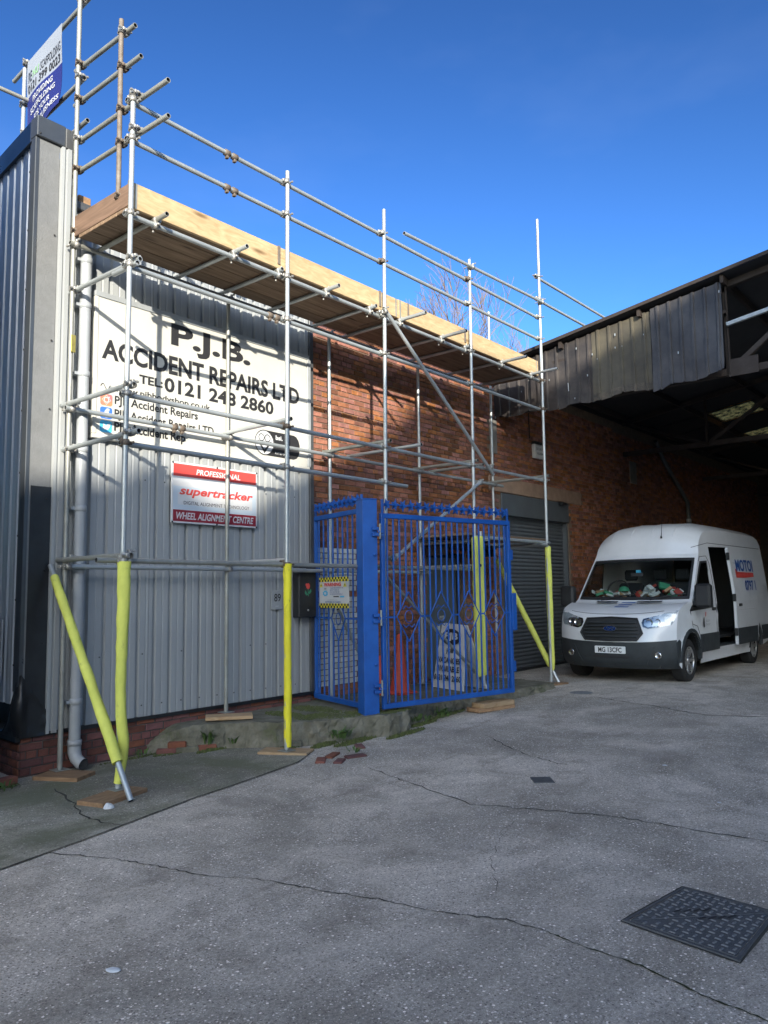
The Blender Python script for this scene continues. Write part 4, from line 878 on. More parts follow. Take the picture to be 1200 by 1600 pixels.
# wheel alignment sign
yr=WY-.09
rs=thing('alignment_sign','red and white wheel alignment sign fixed to the grey cladding below the large sign','sign',(5.77,yr,2.8))
mb=MB(); mb.bbox(5.14,6.39,yr,yr+.02,2.45,3.145,.003,WHITE); mb.build('board',parent=rs)
mb=MB(); T=wallT(yr-.001)
def rect(a,b,c,d): return [(a,c),(b,c),(b,d),(a,d)]
mb.prism(rect(5.16,6.37,2.985,3.125),.001,T,RED); mb.prism(rect(5.16,6.37,2.47,2.60),.001,T,DRED); mb.prism(rect(5.16,6.37,2.602,2.87),.001,T,LBLUE)
mb.prism(rect(5.22,6.31,2.66,2.80),.001,wallT(yr-.0025),WHITE); mb.build('printed_bands',parent=rs)
mb=MB(); wtext(mb,'PROFESSIONAL',5.47,6.12,3.02,3.085,yr-.004,WHITE,.02,.15); wtext(mb,'supertracker',5.24,6.32,2.745,2.875,yr-.005,RED,.03,.25); wtext(mb,'DIGITAL ALIGNMENT TECHNOLOGY',5.30,6.26,2.665,2.705,yr-.005,INK,.0); wtext(mb,'WHEEL ALIGNMENT CENTRE',5.20,6.33,2.495,2.575,yr-.004,WHITE,.02,.2)
mb.build('lettering',parent=rs)
mb=MB()
for x in (5.15,5.77,6.38):
    for z in (2.46,3.135): mb.lathe([(.0001,.01),(.010,.008),(.012,0)],wallT(yr-.001)@Matrix.Translation((x,z,0)),8,INK)
mb.build('screw',parent=rs)
# letter box and number plate
lb=thing('letter_box','black metal letter box with a small red rose emblem on the grey cladding','letter box',(7.2,WY,1.5))
mb=MB(); mb.bbox(7.03,7.345,WY-.17,WY-.045,1.33,1.92,.01,BLACKPL); mb.build('case',parent=lb)
mb=MB(); mb.prism([(7.02,1.93),(7.355,1.93),(7.30,2.02),(7.08,2.02)],.13,wallT(WY-.045),BLACKPL); mb.build('lid',parent=lb)
mb=MB(); T=wallT(WY-.173); mb.prism(disc(7.19,1.73,.035,9,.04),.001,T,RED); mb.prism(disc(7.16,1.75,.018,6),.002,T,RED); mb.prism([(7.185,1.70),(7.195,1.70),(7.20,1.60),(7.19,1.60)],.001,T,GRNC); mb.prism([(7.19,1.64),(7.24,1.70),(7.25,1.66),(7.22,1.63)],.001,T,GRNC); mb.prism([(7.19,1.62),(7.14,1.68),(7.13,1.64),(7.16,1.61)],.001,T,GRNC); mb.build('rose_emblem',parent=lb)
mb=MB(); mb.lathe([(.0001,.01),(.012,.01),(.012,0)],wallT(WY-.171)@Matrix.Translation((7.19,1.42,0)),10,ALLOY); mb.build('lock',parent=lb)
hn=thing('number_plaque','small grey plaque numbered 89 on the cladding left of the letter box','plaque',(6.74,WY-.05,1.55))
mb=MB(); mb.bbox(6.66,6.84,WY-.062,WY-.045,1.44,1.68,.003,SIGNFR); mb.build('plate',parent=hn)
mb=MB(); wtext(mb,'89',6.70,6.81,1.54,1.64,WY-.065,INK,.01); wtext(mb,'UNIT',6.72,6.78,1.47,1.49,WY-.065,WHITE,.0); mb.build('lettering',parent=hn)
# sign on the side face at the very left
ls=thing('side_sign','white sign showing the letter N on the side cladding at the left edge','sign',lq@Vector((.35,0,1.1)))
mb=MB(); mb.bbox(.40,1.6,.04,.055,.835,1.425,.003,WHITE,lq); mb.build('board',parent=ls)
mb=MB(); o=lq@Vector((.52,.058,.98)); text(mb,'N',o+dl*.10,-dl*.10,(0,0,.15),INK,.02); o=lq@Vector((1.58,.058,1.25)); text(mb,'e',lq@Vector((.52,.058,1.25)),-dl*.05,(0,0,.04),SIGNFR,.01); mb.build('lettering',parent=ls)

# ------------------------------------------------------------ banner on the top-left tubes
bn=thing('banner','white and navy scaffolding banner hanging from the top left scaffold tube','banner',(3.93,8.0,7.4))
A=Vector((3.915,7.731,7.90)); B=Vector((3.975,8.643,7.90))   # near and far top corners
def bpt(s,t): # s 0 far..1 near ; t 0 bottom..1 top
    p=B.lerp(A,s); drop=1.06; z=7.90-drop*(1-t)
    bul=.03*math.sin(s*6+t*4)*(1-t)
    curl=.12*(1-t)**3*max(0,s-.5)*2
    return Vector((p.x-.01+bul-curl*.5,p.y-curl*.9,z+.05*(1-t)**3*s))
def bsheet(t0,t1,m,nm):
    mb=MB(); nu,nv=14,8; V=[]
    for off in (0,.003):
        for j in range(nv+1):
            for i in range(nu+1): V.append(bpt(i/nu,t0+(t1-t0)*j/nv)+Vector((off,0,0)))
    w_=nu+1; q=w_*(nv+1); fs=[(j*w_+i,j*w_+i+1,(j+1)*w_+i+1,(j+1)*w_+i) for j in range(nv) for i in range(nu)]
    mb.add(V,fs+[tuple(k+q for k in f)[::-1] for f in fs],m,True); mb.build(nm,parent=bn)
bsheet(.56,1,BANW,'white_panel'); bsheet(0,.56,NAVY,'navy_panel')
mb=MB()
def btext(s,s0,s1,t0,t1,m,bold=.01):
    vs,fs=textmesh(s,bold,0); mb.add([bpt(s0+(s1-s0)*a,t0+(t1-t0)*b)-Vector((.006,.001,0)) for a,b in vs],fs,m)
btext('SCAFFOLDING',.42,.97,.72,.82,INK,.0); btext('RE',.06,.17,.72,.84,TRIM,.01); btext('NU',.20,.38,.73,.82,GREENI,.01)
btext('0121 399 0023',.05,.96,.59,.69,INK,.015)
btext('PROVIDING',.22,.78,.44,.51,WHITE); btext('SCAFFOLDING',.12,.85,.33,.40,WHITE); btext('FOR YOUR',.24,.76,.22,.29,WHITE); btext('HOME & BUISNESS',.02,.97,.10,.18,WHITE)
mb.build('lettering',parent=bn)

# ------------------------------------------------------------ blue gate and side panel
def dirT(p,q):
    p=Vector(p);q=Vector(q);d=(q-p).normalized(); n=Vector((0,0,1)).cross(d)
    return Matrix(((d.x,n.x,0,p.x),(d.y,n.y,0,p.y),(0,0,1,0),(0,0,0,1)))
spk=MB()
for i in range(5):
    a=2*math.pi*i/5; T=Matrix.Rotation(a,4,'X'); spk.add([T@Vector(v) for v in ((-.004,-.030,.018),(.004,-.030,.018),(.004,.030,.022),(-.004,.030,.022),(0,.012,.082))],[(0,1,4),(1,2,4),(2,3,4),(3,0,4),(3,2,1,0)],GATE)
spk.lathe([(.022,-.02),(.026,0),(.022,.02)],Matrix.Rotation(math.pi/2,4,'Y'),8,GATE); SPK=spk.mesh('spike_wheel',GATE)
def panel(th,T,Lg,z0,z1,nb,step,first):
    def P(name,*a):
        mb=MB(); mb.bbox(*a,.004,GATE,T); return mb.build(name,parent=th)
    P('bottom_rail',.0,Lg,-.025,.025,z0,z0+.06); P('top_rail',.0,Lg,-.025,.025,z1-.06,z1)
    P('stile',.0,.05,-.025,.025,z0+.061,z1-.061); P('stile',Lg-.05,Lg,-.025,.025,z0+.061,z1-.061)
    q=T.to_3x3().to_quaternion()
    mb=MB(); a=T@Vector((.02,0,z1+.11)); b=T@Vector((Lg-.02,0,z1+.11)); mb.tube(a,b,.010,8,GATE,False); mb.build('spike_bar',parent=th)
    for x in (.03,Lg-.03):
        mb=MB(); mb.bbox(x-.015,x+.015,-.012,.012,z1+.001,z1+.17,.003,GATE,T); mb.build('spike_post',parent=th)
    k=int(Lg/.125)
    for i in range(k):
        o=inst(SPK,'spike_wheel',th,T@Vector((.1+i*(Lg-.2)/(k-1),0,z1+.11)),q@Matrix.Rotation(random.uniform(0,1.2),3,'X').to_quaternion())
gt=thing('blue_gate','blue steel gate leaf with diamond motifs and rotary spikes standing open across the yard','gate',(8.1,5.75,.2))
GA=(7.13,5.985); GB=(9.30,5.505); T=dirT((*GA,0),(*GB,0)); Lg=math.hypot(GB[0]-GA[0],GB[1]-GA[1])
Z0,Z1=.275,2.585
panel(gt,T,Lg,Z0,Z1,0,0,0)
zm=1.34; cs=[.42,.95,1.43,1.90]; hwd=.19; hh=.30
def bar(th,T,x,za,zb,name='bar'):
    mb=MB(); mb.bbox(x-.009,x+.009,-.009,.009,za,zb,.002,GATE,T); mb.build(name,parent=th)
def flat(th,T,pts,name,closed=True,r=.008):
    n=len(pts); mb=MB()
    for i in range(n if closed else n-1):
        a=Vector((pts[i][0],0,pts[i][1])); b=Vector((pts[(i+1)%n][0],0,pts[(i+1)%n][1])); mb.tube(T@a,T@b,r,8,GATE,False)
    mb.build(name,parent=th)
nb=23
for i in range(1,nb):
    x=Lg*i/nb; c=min(cs,key=lambda c:abs(c-x)); d=abs(c-x)
    if d<hwd-.01: h=hh*(1-d/hwd); bar(gt,T,x,Z0+.06,zm-h); bar(gt,T,x,zm+h,Z1-.06)
    else: bar(gt,T,x,Z0+.06,Z1-.06)
for c in cs:
    flat(gt,T,[(c-hwd,zm),(c,zm+hh),(c+hwd,zm),(c,zm-hh)],'diamond')
    flat(gt,T,[(c+.062*math.cos(2*math.pi*i/12),zm+.075*math.sin(2*math.pi*i/12)) for i in range(12)],'scroll_ring',r=.006)
    flat(gt,T,[(c-.09,zm-.09),(c-.05,zm-.13),(c,zm-.10),(c+.05,zm-.13),(c+.09,zm-.09)],'scroll',False,.006); flat(gt,T,[(c-.09,zm+.09),(c-.05,zm+.13),(c,zm+.10),(c+.05,zm+.13),(c+.09,zm+.09)],'scroll',False,.006)
ccs=[.05]+[v for c in cs for v in (c-hwd,c+hwd)]+[Lg-.05]
for a,b in zip(ccs[::2],ccs[1::2]):
    if b-a>.02: mb=MB(); mb.box(a,b,-.006,.006,zm-.01,zm+.01,GATE,T); mb.build('middle_rail',parent=gt)
for z in (2.12,1.25,.62):
    mb=MB(); mb.bbox(Lg,Lg+.05,-.02,.02,z-.07,z+.07,.004,GATE,T); mb.build('lock_keep',parent=gt)
mb=MB(); mb.bbox(Lg-.02,Lg+.06,-.05,-.026,1.1,1.6,.004,GATE,T); mb.build('lock_plate',parent=gt)
# post
gp=thing('gate_post','tall square blue steel post between the gate leaf and the fixed side panel','post',(7.0,6.08,.15))
TP=Matrix.Translation((7.0,6.09,0))@Matrix.Rotation(R(-24),4,'Z')
mb=MB(); mb.bbox(-.095,.095,-.095,.095,.19,2.74,.004,GATE,TP); mb.build('column',parent=gp)
mb=MB(); mb.bbox(-.098,.098,-.098,.098,2.741,2.752,.002,GATE,TP); mb.build('cap_plate',parent=gp)
for z in (2.35,1.33,.52):
    mb=MB(); mb.bbox(.02,.17,-.13,-.096,z-.05,z-.01,.004,GATE,TP); mb.bbox(.02,.17,-.13,-.096,z+.02,z+.06,.004,GATE,TP); mb.tube(TP@Vector((.11,-.14,z-.08)),TP@Vector((.11,-.14,z+.10)),.012,8,GALV2,False); mb.bbox(.085,.16,-.15,-.131,z-.01,z+.02,.003,GATE,TP); mb.build('hinge',parent=gp)
for z in (2.08,.80): mb=MB(); mb.lathe([(.0001,.02),(.018,.018),(.018,0)],TP@Matrix.Translation((.05,-.096,z))@Matrix.Rotation(math.pi/2,4,'X'),8,GATE); mb.build('bolt_head',parent=gp)
# fixed side panel from the post to the building corner
sp=thing('gate_side_panel','narrow fixed blue railing panel between the tall post and the clad wall','railing',(7.2,6.8,.2))
PA=(7.06,6.20); PB=(7.44,7.40); T=dirT((*PA,0),(*PB,0)); Ls=math.hypot(PB[0]-PA[0],PB[1]-PA[1]); panel(sp,T,Ls,.27,2.66,0,0,0)
c=Ls*.5
for i in range(1,10):
    x=Ls*i/10; d=abs(c-x)
    if d<.17: h=.28*(1-d/.18); bar(sp,T,x,.33,zm-.02-h); bar(sp,T,x,zm-.02+h,2.60)
    else: bar(sp,T,x,.33,2.60)
flat(sp,T,[(c-.18,zm-.02),(c,zm+.26),(c+.18,zm-.02),(c,zm-.30)],'diamond'); flat(sp,T,[(c+.06*math.cos(2*math.pi*i/12),zm-.03+.075*math.sin(2*math.pi*i/12)) for i in range(12)],'scroll_ring',r=.006)
for a,b in ((.05,c-.18),(c+.18,Ls-.05)): mb=MB(); mb.box(a,b,-.006,.006,zm-.03,zm-.01,GATE,T); mb.build('middle_rail',parent=sp)
# warning sign hung on the side panel
ws=thing('warning_sign','white warning sign with black and yellow chequered borders hung on the blue side panel','sign',T@Vector((.6,0,1.6)))
# face of the panel seen from the left: local x runs away, so the print runs right-to-left along it
n=Vector((T[0][1],T[1][1],0)); dx=Vector((T[0][0],T[1][0],0)); off=.045
def wp(a,z,o=0): # a 0..1 left->right as read
    return Vector(T@Vector((1.05-a*.77,0,1.45+(z-1.36)*.80)))+n*(off+o)
def wq(mb,a0,a1,z0,z1,o,m): mb.add([wp(a0,z0,o),wp(a1,z0,o),wp(a1,z1,o),wp(a0,z1,o)],[(0,1,2,3)],m)
zl,zh=1.36,1.845
mb=MB(); T4=T@Matrix.Translation((0,off,0)); mb.box(.28,1.05,-.006,-.001,1.45,1.45+.485*.8,WHITE,T4); mb.build('board',parent=ws)
mb=MB()
for zz in (zl,zh-.07):
    wq(mb,0,1,zz,zz+.07,.001,YEL)
    for i in range(20):
        for j in range(2):
            if (i+j)%2==0: wq(mb,i/20,(i+1)/20,zz+.035*j,zz+.035*(j+1),.002,INK)
mb.build('chequered_border',parent=ws)
mb=MB()
def wt_(s,a0,a1,z0,z1,m,b=.02): text(mb,s,wp(a0,z0,.004),wp(a1,z0)-wp(a0,z0),(0,0,(z1-z0)*.8),m,b)
wt_('WARNING',.17,.76,1.70,1.76,RED,.05)
for i,s in enumerate(('THIS PROPERTY IS','MONITORED &','PROTECTED BY','24 HOUR PATROLS')): wt_(s,.38,.38+.028*len(s),1.665-i*.032,1.683-i*.032,BLUEI,.01)
wt_('24 HOUR PHONE',.3,.62,1.478,1.492,SIGNFR,.0); wt_('07748 013622',.22,.74,1.44,1.465,BLUEI,.02)
wq(mb,.5,.68,1.53,1.545,.003,INK); wq(mb,.72,.86,1.525,1.55,.003,TWBLUE)
for a in (.07,.88): mb.add([wp(a-.06,1.69,.002),wp(a+.06,1.69,.002),wp(a,1.765,.002)],[(0,1,2)],YEL); mb.add([wp(a-.02,1.71,.003),wp(a+.02,1.71,.003),wp(a,1.74,.003)],[(0,1,2)],INK)
P=[wp(.22+.10*math.cos(2*math.pi*i/16)*(1 if i%2 else .82),1.59+.05*math.sin(2*math.pi*i/16)*(1 if i%2 else .82),.003) for i in range(16)]; mb.add(P,[tuple(range(16))],TWBLUE)
P=[wp(.22+.04*math.cos(2*math.pi*i/12),1.59+.02*math.sin(2*math.pi*i/12),.004) for i in range(12)]; mb.add(P,[tuple(range(12))],WHITE); wq(mb,.18,.26,1.65,1.68,.003,SIGNFR)
mb.build('print',parent=ws)

# ------------------------------------------------------------ A-board, cones behind the gate
ab=thing('a_board','white folding A-board sign advertising job vacancies behind the blue gate','sign board',(9.4,6.6,.235))
# front panel faces the camera-left; built between four measured points
b0=Vector((9.42,6.95,.24)); b1=Vector((9.22,6.27,.24)); t0=Vector((9.58,6.86,1.16)); t1=Vector((9.42,6.34,1.14))
def quadslab(mb,a,b,c,d,th,m):
    n_=(b-a).cross(d-a).normalized()*th; V=[a,b,c,d,a+n_,b+n_,c+n_,d+n_]; mb.add(V,[(0,1,2,3),(7,6,5,4),(0,4,5,1),(1,5,6,2),(2,6,7,3),(3,7,4,0)],m)
mb=MB(); quadslab(mb,b0,b1,t1,t0,-.02,WHITE); mb.build('front_panel',parent=ab)
c0=b0+Vector((.42,-.12,0)); c1=b1+Vector((.42,-.12,0)); mb=MB(); quadslab(mb,c0,c1,t1+Vector((.03,-.01,0)),t0+Vector((.03,-.01,0)),-.02,WHITE); mb.build('rear_panel',parent=ab)
nn=(b1-b0).cross(t0-b0).normalized(); 
if nn.x>0: nn=-nn
def at_(a,b,o=.004): return b0.lerp(b1,a).lerp(t0.lerp(t1,a),b)+nn*o
mb=MB()
def atext(s,a0,a1,v0,v1,m,bold=.01,o=.024):
    vs,fs=textmesh(s,bold,0); mb.add([at_(a0+(a1-a0)*x,v0+(v1-v0)*y,o) for x,y in vs],fs,m)
P=[at_(.5+.38*math.cos(2*math.pi*i/24),.80+.13*math.sin(2*math.pi*i/24),.022) for i in range(24)]; mb.add(P,[tuple(range(24))],INK)
P=[at_(.5+.33*math.cos(2*math.pi*i/24),.80+.105*math.sin(2*math.pi*i/24),.0225) for i in range(24)]
atext('PJB',.24,.78,.73,.87,WHITE,.04,.026); atext('JOB',.36,.64,.53,.62,INK,.03); atext('VACANCIES',.10,.90,.39,.48,INK,.03); atext('AVAILABLE',.10,.88,.26,.35,INK,.03); atext('0121 248 2860',.05,.95,.12,.21,INK,.03)
mb.build('lettering',parent=ab)
def cone(x,y,z,h,r,label,rot=0):
    t=thing('traffic_cone',label,'traffic cone',(x,y,z),'traffic cones behind the gate')
    mb=MB(); mb.bbox(x-r*1.15,x+r*1.15,y-r*1.15,y+r*1.15,z,z+.035,.008,CONE); mb.build('base',parent=t)
    mb=MB(); mb.lathe([(r,.034),(r*.72,h*.25),(r*.28,h*.93),(r*.24,h*.97),(r*.12,h),(.0001,h)],Matrix.Translation((x,y,z)),20,CONE); mb.build('cone_body',parent=t)
cone(8.55,6.86,.24,.82,.15,'taller faded red traffic cone nearer the gate, standing against the brick wall'); cone(8.42,7.12,.24,.52,.14,'shorter faded red traffic cone partly hidden behind the tall blue post')

# ------------------------------------------------------------ van
NX,CY,GZ=12.05,5.40,.12
van=thing('white_van','white high roof panel van with its side door slid open, nose out of the shed','van',(NX+3,CY,GZ))
def W(u,v,w): return Vector((NX+u,CY-v,GZ+w))
def hw(u,w):
    h=1.03 if w<1.25 else 1.03-.155*((w-1.25)/1.4)**1.15
    if w<.5: h-= .04*((.5-w)/.3)
    if u<1.1: h*=1-.10*((1.1-u)/1.1)**2
    return h
PR=[ # uc,wc,us,ws,kind
(.10,.23,.40,.24,'b'),(.03,.32,.30,.33,'b'),(.0,.42,.26,.44,'b'),(.0,.60,.25,.62,'b'),(.0,.655,.26,.70,'w'),(.03,.80,.27,.86,'w'),(.07,.95,.31,1.0,'w'),(.12,1.06,.36,1.13,'w'),(.17,1.10,.45,1.19,'w'),(.30,1.16,.58,1.235,'w'),(.58,1.24,.76,1.28,'w'),(.90,1.325,1.02,1.34,'w'),
(1.54,2.03,1.66,2.02,'g'),(1.61,2.12,1.74,2.11,'w'),(1.72,2.36,1.86,2.26,'w'),(1.86,2.53,2.02,2.40,'w'),(2.15,2.65,2.3,2.50,'w'),(2.7,2.715,2.8,2.56,'w'),(3.6,2.735,3.6,2.58,'w'),(5.55,2.72,5.55,2.56,'w'),(5.80,2.66,5.80,2.50,'w'),(5.92,2.5,5.92,2.38,'w'),(5.94,1.4,5.94,1.4,'w'),(5.95,.45,5.95,.45,'w')]
def _nose(i): return .17 if i<=11 else (.10 if i<=13 else (.05 if i<=15 else 0))
PR=[(a+_nose(i),b,c+_nose(i),d,e) for i,(a,b,c,d,e) in enumerate(PR)]
SS=[0,.12,.25,.38,.5,.62,.72,.80,.865,.91,.95,.98,1.0]; SS=[-s for s in SS[:0:-1]]+SS
def fpt(i,s,off=0):
    uc,wc,us,ws,_=PR[i]; p=3.2 if i<12 else 2.5
    a=abs(s)**p; b=abs(s)**(4 if i>12 else 2.4); u=uc+(us-uc)*a; w=wc+(ws-wc)*b
    return (u-off,hw(us,ws)*s,w)
body=MB()
sub=[]  # refined profile
for s in SS: pass
def refine(k):
    return 3 if 4<=k<=10 or 12<=k<=17 else 1
rows=[]; rk=[]
for i in range(len(PR)-1):
    r_=refine(i)
    for j in range(r_):
        t=j/r_; rows.append((i,t)); 
rows.append((len(PR)-2,1.0))
def catmull(i,t,s):
    i0,i1,i2,i3=max(i-1,0),i,i+1,min(i+2,len(PR)-1)
    P=[fpt(k,s) for k in (i0,i1,i2,i3)]
    if refine(i)==1 or i in(11,): return tuple(P[1][k]*(1-t)+P[2][k]*t for k in range(3))
    return tuple(.5*((2*P[1][k])+(-P[0][k]+P[2][k])*t+(2*P[0][k]-5*P[1][k]+4*P[2][k]-P[3][k])*t*t+(-P[0][k]+3*P[1][k]-3*P[2][k]+P[3][k])*t**3) for k in range(3))
V=[W(*catmull(i,t,s)) for i,t in rows for s in SS]; ns=len(SS)
fb,fwh=[],[]
for r in range(len(rows)-1):
    i=rows[r][0]; kind=PR[i][4]
    for k in range(ns-1):
        f=(r*ns+k,(r+1)*ns+k,(r+1)*ns+k+1,r*ns+k+1)
        if i==11 and -.95<=SS[k] and SS[k+1]<=.95: continue
        (fb if kind=='b' and i<4 else fwh).append(f)
body.add(V,fwh,VANW,True); body.add(V,fb,GREYPL,True)
def sidepoly():
    P=[(PR[i][2],PR[i][3]) for i in range(len(PR))]
    out=[]
    for i,t in rows: q=catmull(i,t,1.0); out.append((q[0],q[2]))
    return out
FA,RA=.97,4.72; AR=.41
def arch(c,n=14):
    return [(c+AR*math.cos(math.pi*i/n),.34+AR*1.12*math.sin(math.pi*i/n)) for i in range(n+1)]
def sidemesh(sgn,holes):
    poly=sidepoly()+[(5.5,.36)]+arch(RA)+[(RA-AR,.26),(FA+AR,.26)]+arch(FA)
    loops=[poly]+holes
    bm=bmesh.new(); allv=[]
    for lp in loops: allv+= lp
    tr=tessellate_polygon([[Vector((a,b,0)) for a,b in lp] for lp in loops])
    vs=[bm.verts.new((a,0,b)) for a,b in allv]
    for t in tr:
        try: bm.faces.new([vs[i] for i in t])
        except Exception: pass
    for z in (.5,.78,.9,1.05,1.15,1.25,1.4,1.6,1.8,2.0,2.2,2.4): bmesh.ops.bisect_plane(bm,geom=bm.verts[:]+bm.edges[:]+bm.faces[:],plane_co=(0,0,z),plane_no=(0,0,1))
    for x in (.3,.4,.5,.6,.75,.9,1.1,1.5,2,3,4,5): bmesh.ops.bisect_plane(bm,geom=bm.verts[:]+bm.edges[:]+bm.faces[:],plane_co=(x,0,0),plane_no=(1,0,0))
    for v in bm.verts:
        u,w_=v.co.x,v.co.z; h=hw(u,w_)
        # waist swage
        h+=.012*math.exp(-((w_-1.02)/.05)**2)-.010*math.exp(-((w_-1.15)/.05)**2) if u>.9 else 0
        # wheel arch flare
        for c in (FA,RA):
            d=math.hypot(u-c,(w_-.34)/1.1); h+=.028*math.exp(-((d-AR)/.06)**2) if w_>.2 else 0
        q=W(u,sgn*h,w_); v.co=q
    bm.normal_update(); bmesh.ops.recalc_face_normals(bm,faces=bm.faces[:])
    return bm
WIN=[(1.12,1.19),(1.47,1.53),(1.86,1.93),(2.16,1.95),(2.16,1.22)]
DOORH=[(2.42,.47),(2.42,2.24),(3.75,2.27),(3.75,.47)]
body.bm(sidemesh(1,[WIN,DOORH]),VANW,None,True)
body.bm(sidemesh(-1,[WIN]),VANW,None,True)
body.build('body',parent=van)
# side cladding strips (dark)
def sidepatch(pts,off,m,name,par=van,sgn=1,th=.012,div=6,voff=None):
    """polygon on the side surface, proud by off"""
    bm=bmesh.new(); tr=tessellate_polygon([[Vector((a,b,0)) for a,b in pts]]); vs=[bm.verts.new((a,0,b)) for a,b in pts]
    for t in tr: bm.faces.new([vs[i] for i in t])
    us=[p[0] for p in pts]; ws_=[p[1] for p in pts]
    for k in range(1,div):
        for (co,no) in (((min(us)+(max(us)-min(us))*k/div,0,0),(1,0,0)),((0,0,min(ws_)+(max(ws_)-min(ws_))*k/div),(0,0,1))): bmesh.ops.bisect_plane(bm,geom=bm.verts[:]+bm.edges[:]+bm.faces[:],plane_co=co,plane_no=no)
    r=bmesh.ops.extrude_face_region(bm,geom=bm.faces[:]); top=[v for v in r['geom'] if isinstance(v,bmesh.types.BMVert)]; st=set(top)
    for v in bm.verts:
        u,w_=v.co.x,v.co.z; h=(hw(u,w_) if voff is None else voff(u,w_))+(off if v in st else off-th)
        v.co=W(u,sgn*h,w_)
    bmesh.ops.recalc_face_normals(bm,faces=bm.faces[:]); q=MB(); q.bm(bm,m); return q.build(name,parent=par)
for sgn in (1,-1):
    arf=[(FA+(AR+.004)*math.cos(math.pi*i/14),.34+(AR+.004)*1.12*math.sin(math.pi*i/14)) for i in range(15)]; aro=[(FA+(AR+.06)*math.cos(math.pi*i/14),.34+(AR+.06)*1.1*math.sin(math.pi*i/14)) for i in range(15)]
    sidepatch(aro+arf[::-1],.034,GREYPL,'wheel_arch_trim',sgn=sgn,th=.05,div=1)
    arf=[(RA+a-FA,b) for a,b in arf]; aro=[(RA+a-FA,b) for a,b in aro]; sidepatch(aro+arf[::-1],.034,GREYPL,'wheel_arch_trim',sgn=sgn,th=.05,div=1)
    sidepatch([(.50,.25),(.46,.32),(.42,.45),(.41,.66),(.50,.70),(.56,.66),(.53,.50),(.50,.34),(.52,.25)],.012,GREYPL,'bumper_corner',sgn=sgn,div=4)
    sidepatch([(FA+AR+.055,.44),(FA+AR+.03,.74),(2.40,.74),(2.40,.44)],.022,GREYPL,'lower_trim',sgn=sgn,div=3)
sidepatch([(3.77,.44),(3.77,.74),(RA-AR-.03,.74),(RA-AR-.05,.44)],.022,GREYPL,'lower_trim')
sidepatch([(5.2,.44),(5.2,.74),(5.9,.74),(5.9,.46)],.022,GREYPL,'lower_trim')
# windscreen
mb=MB(); S2=[s for s in SS if -.955<=s<=.955]; V=[]
for j in range(5):
    for s in S2:
        a=fpt(11,s); b=fpt(12,s); t=j/4; V.append(W(a[0]+(b[0]-a[0])*t-.006,a[1]+(b[1]-a[1])*t,a[2]+(b[2]-a[2])*t+.004))
k_=len(S2); mb.add(V,[(j*k_+i,(j+1)*k_+i,(j+1)*k_+i+1,j*k_+i+1) for j in range(4) for i in range(k_-1)],GLASS,True); wsn=mb.build('windscreen',parent=van)
mb=MB()
def scr(s,t,o=.010): a=fpt(11,s); b=fpt(12,s); return W(a[0]+(b[0]-a[0])*t-o,a[1]+(b[1]-a[1])*t,a[2]+(b[2]-a[2])*t+o*.6)
def strip(sa,sb,ta,tb,n=10):
    V=[]; 
    for i in range(n+1):
        x=i/n; V+= [scr(sa+(sb-sa)*x,ta),scr(sa+(sb-sa)*x,tb)]
    mb.add(V,[(2*i,2*i+1,2*i+3,2*i+2) for i in range(n)],BLACKPL)
strip(-.95,.95,.94,1.01,20); strip(-.95,.95,-.02,.055,20)
for sg_ in (-1,1):
    V=[]
    for i in range(7): t=i/6; V+=[scr(sg_*.955,t),scr(sg_*.915,t)]
    mb.add(V,[(2*i,2*i+1,2*i+3,2*i+2) for i in range(6)],BLACKPL)
mb.build('windscreen_border',parent=van)
for s in (-.5,.35):
    mb=MB(); mb.path([scr(s,-.03,.03),scr(s+.28,.05,.035),scr(s+.55,.10,.03)],.010,6,BLACKPL); mb.build('wiper',parent=van)
# door glass
for sgn in (1,-1):
    sidepatch([(a,b) for a,b in WIN],.001,GLASS,'door_glass',sgn=sgn,th=.004,div=2)
    fr=[(1.00,1.13),(1.41,1.54),(1.82,1.97),(2.20,1.99),(2.20,1.17)]
    sidepatch(fr+[fr[0]]+[WIN[0]]+WIN[:0:-1]+[WIN[0]],.004,BLACKPL,'window_seal',sgn=sgn,th=.006,div=1)
# door seams
def seam(pts,name='door_seam',sgn=1,vo=None):
    mb=MB(); P=[]
    for a,b in zip(pts[:-1],pts[1:]):
        for k in range(6): t=k/6; P.append((a[0]+(b[0]-a[0])*t,a[1]+(b[1]-a[1])*t))
    P.append(pts[-1]); mb.path([W(u,sgn*((hw(u,w_) if vo is None else vo(u,w_))+.001),w_) for u,w_ in P],.005,5,INK); mb.build(name,parent=van)
seam([(2.33,.44),(2.36,1.2),(2.31,1.95),(2.2,2.07),(1.85,2.05),(1.76,1.97)]); seam([(1.10,.86),(1.0,1.15),(1.10,1.22)]); seam([(FA+AR+.07,.30),(FA+AR+.05,.72),(1.32,.88),(1.10,.92)])
seam([(1.5,2.20),(2.4,2.31),(5.8,2.31)]); 
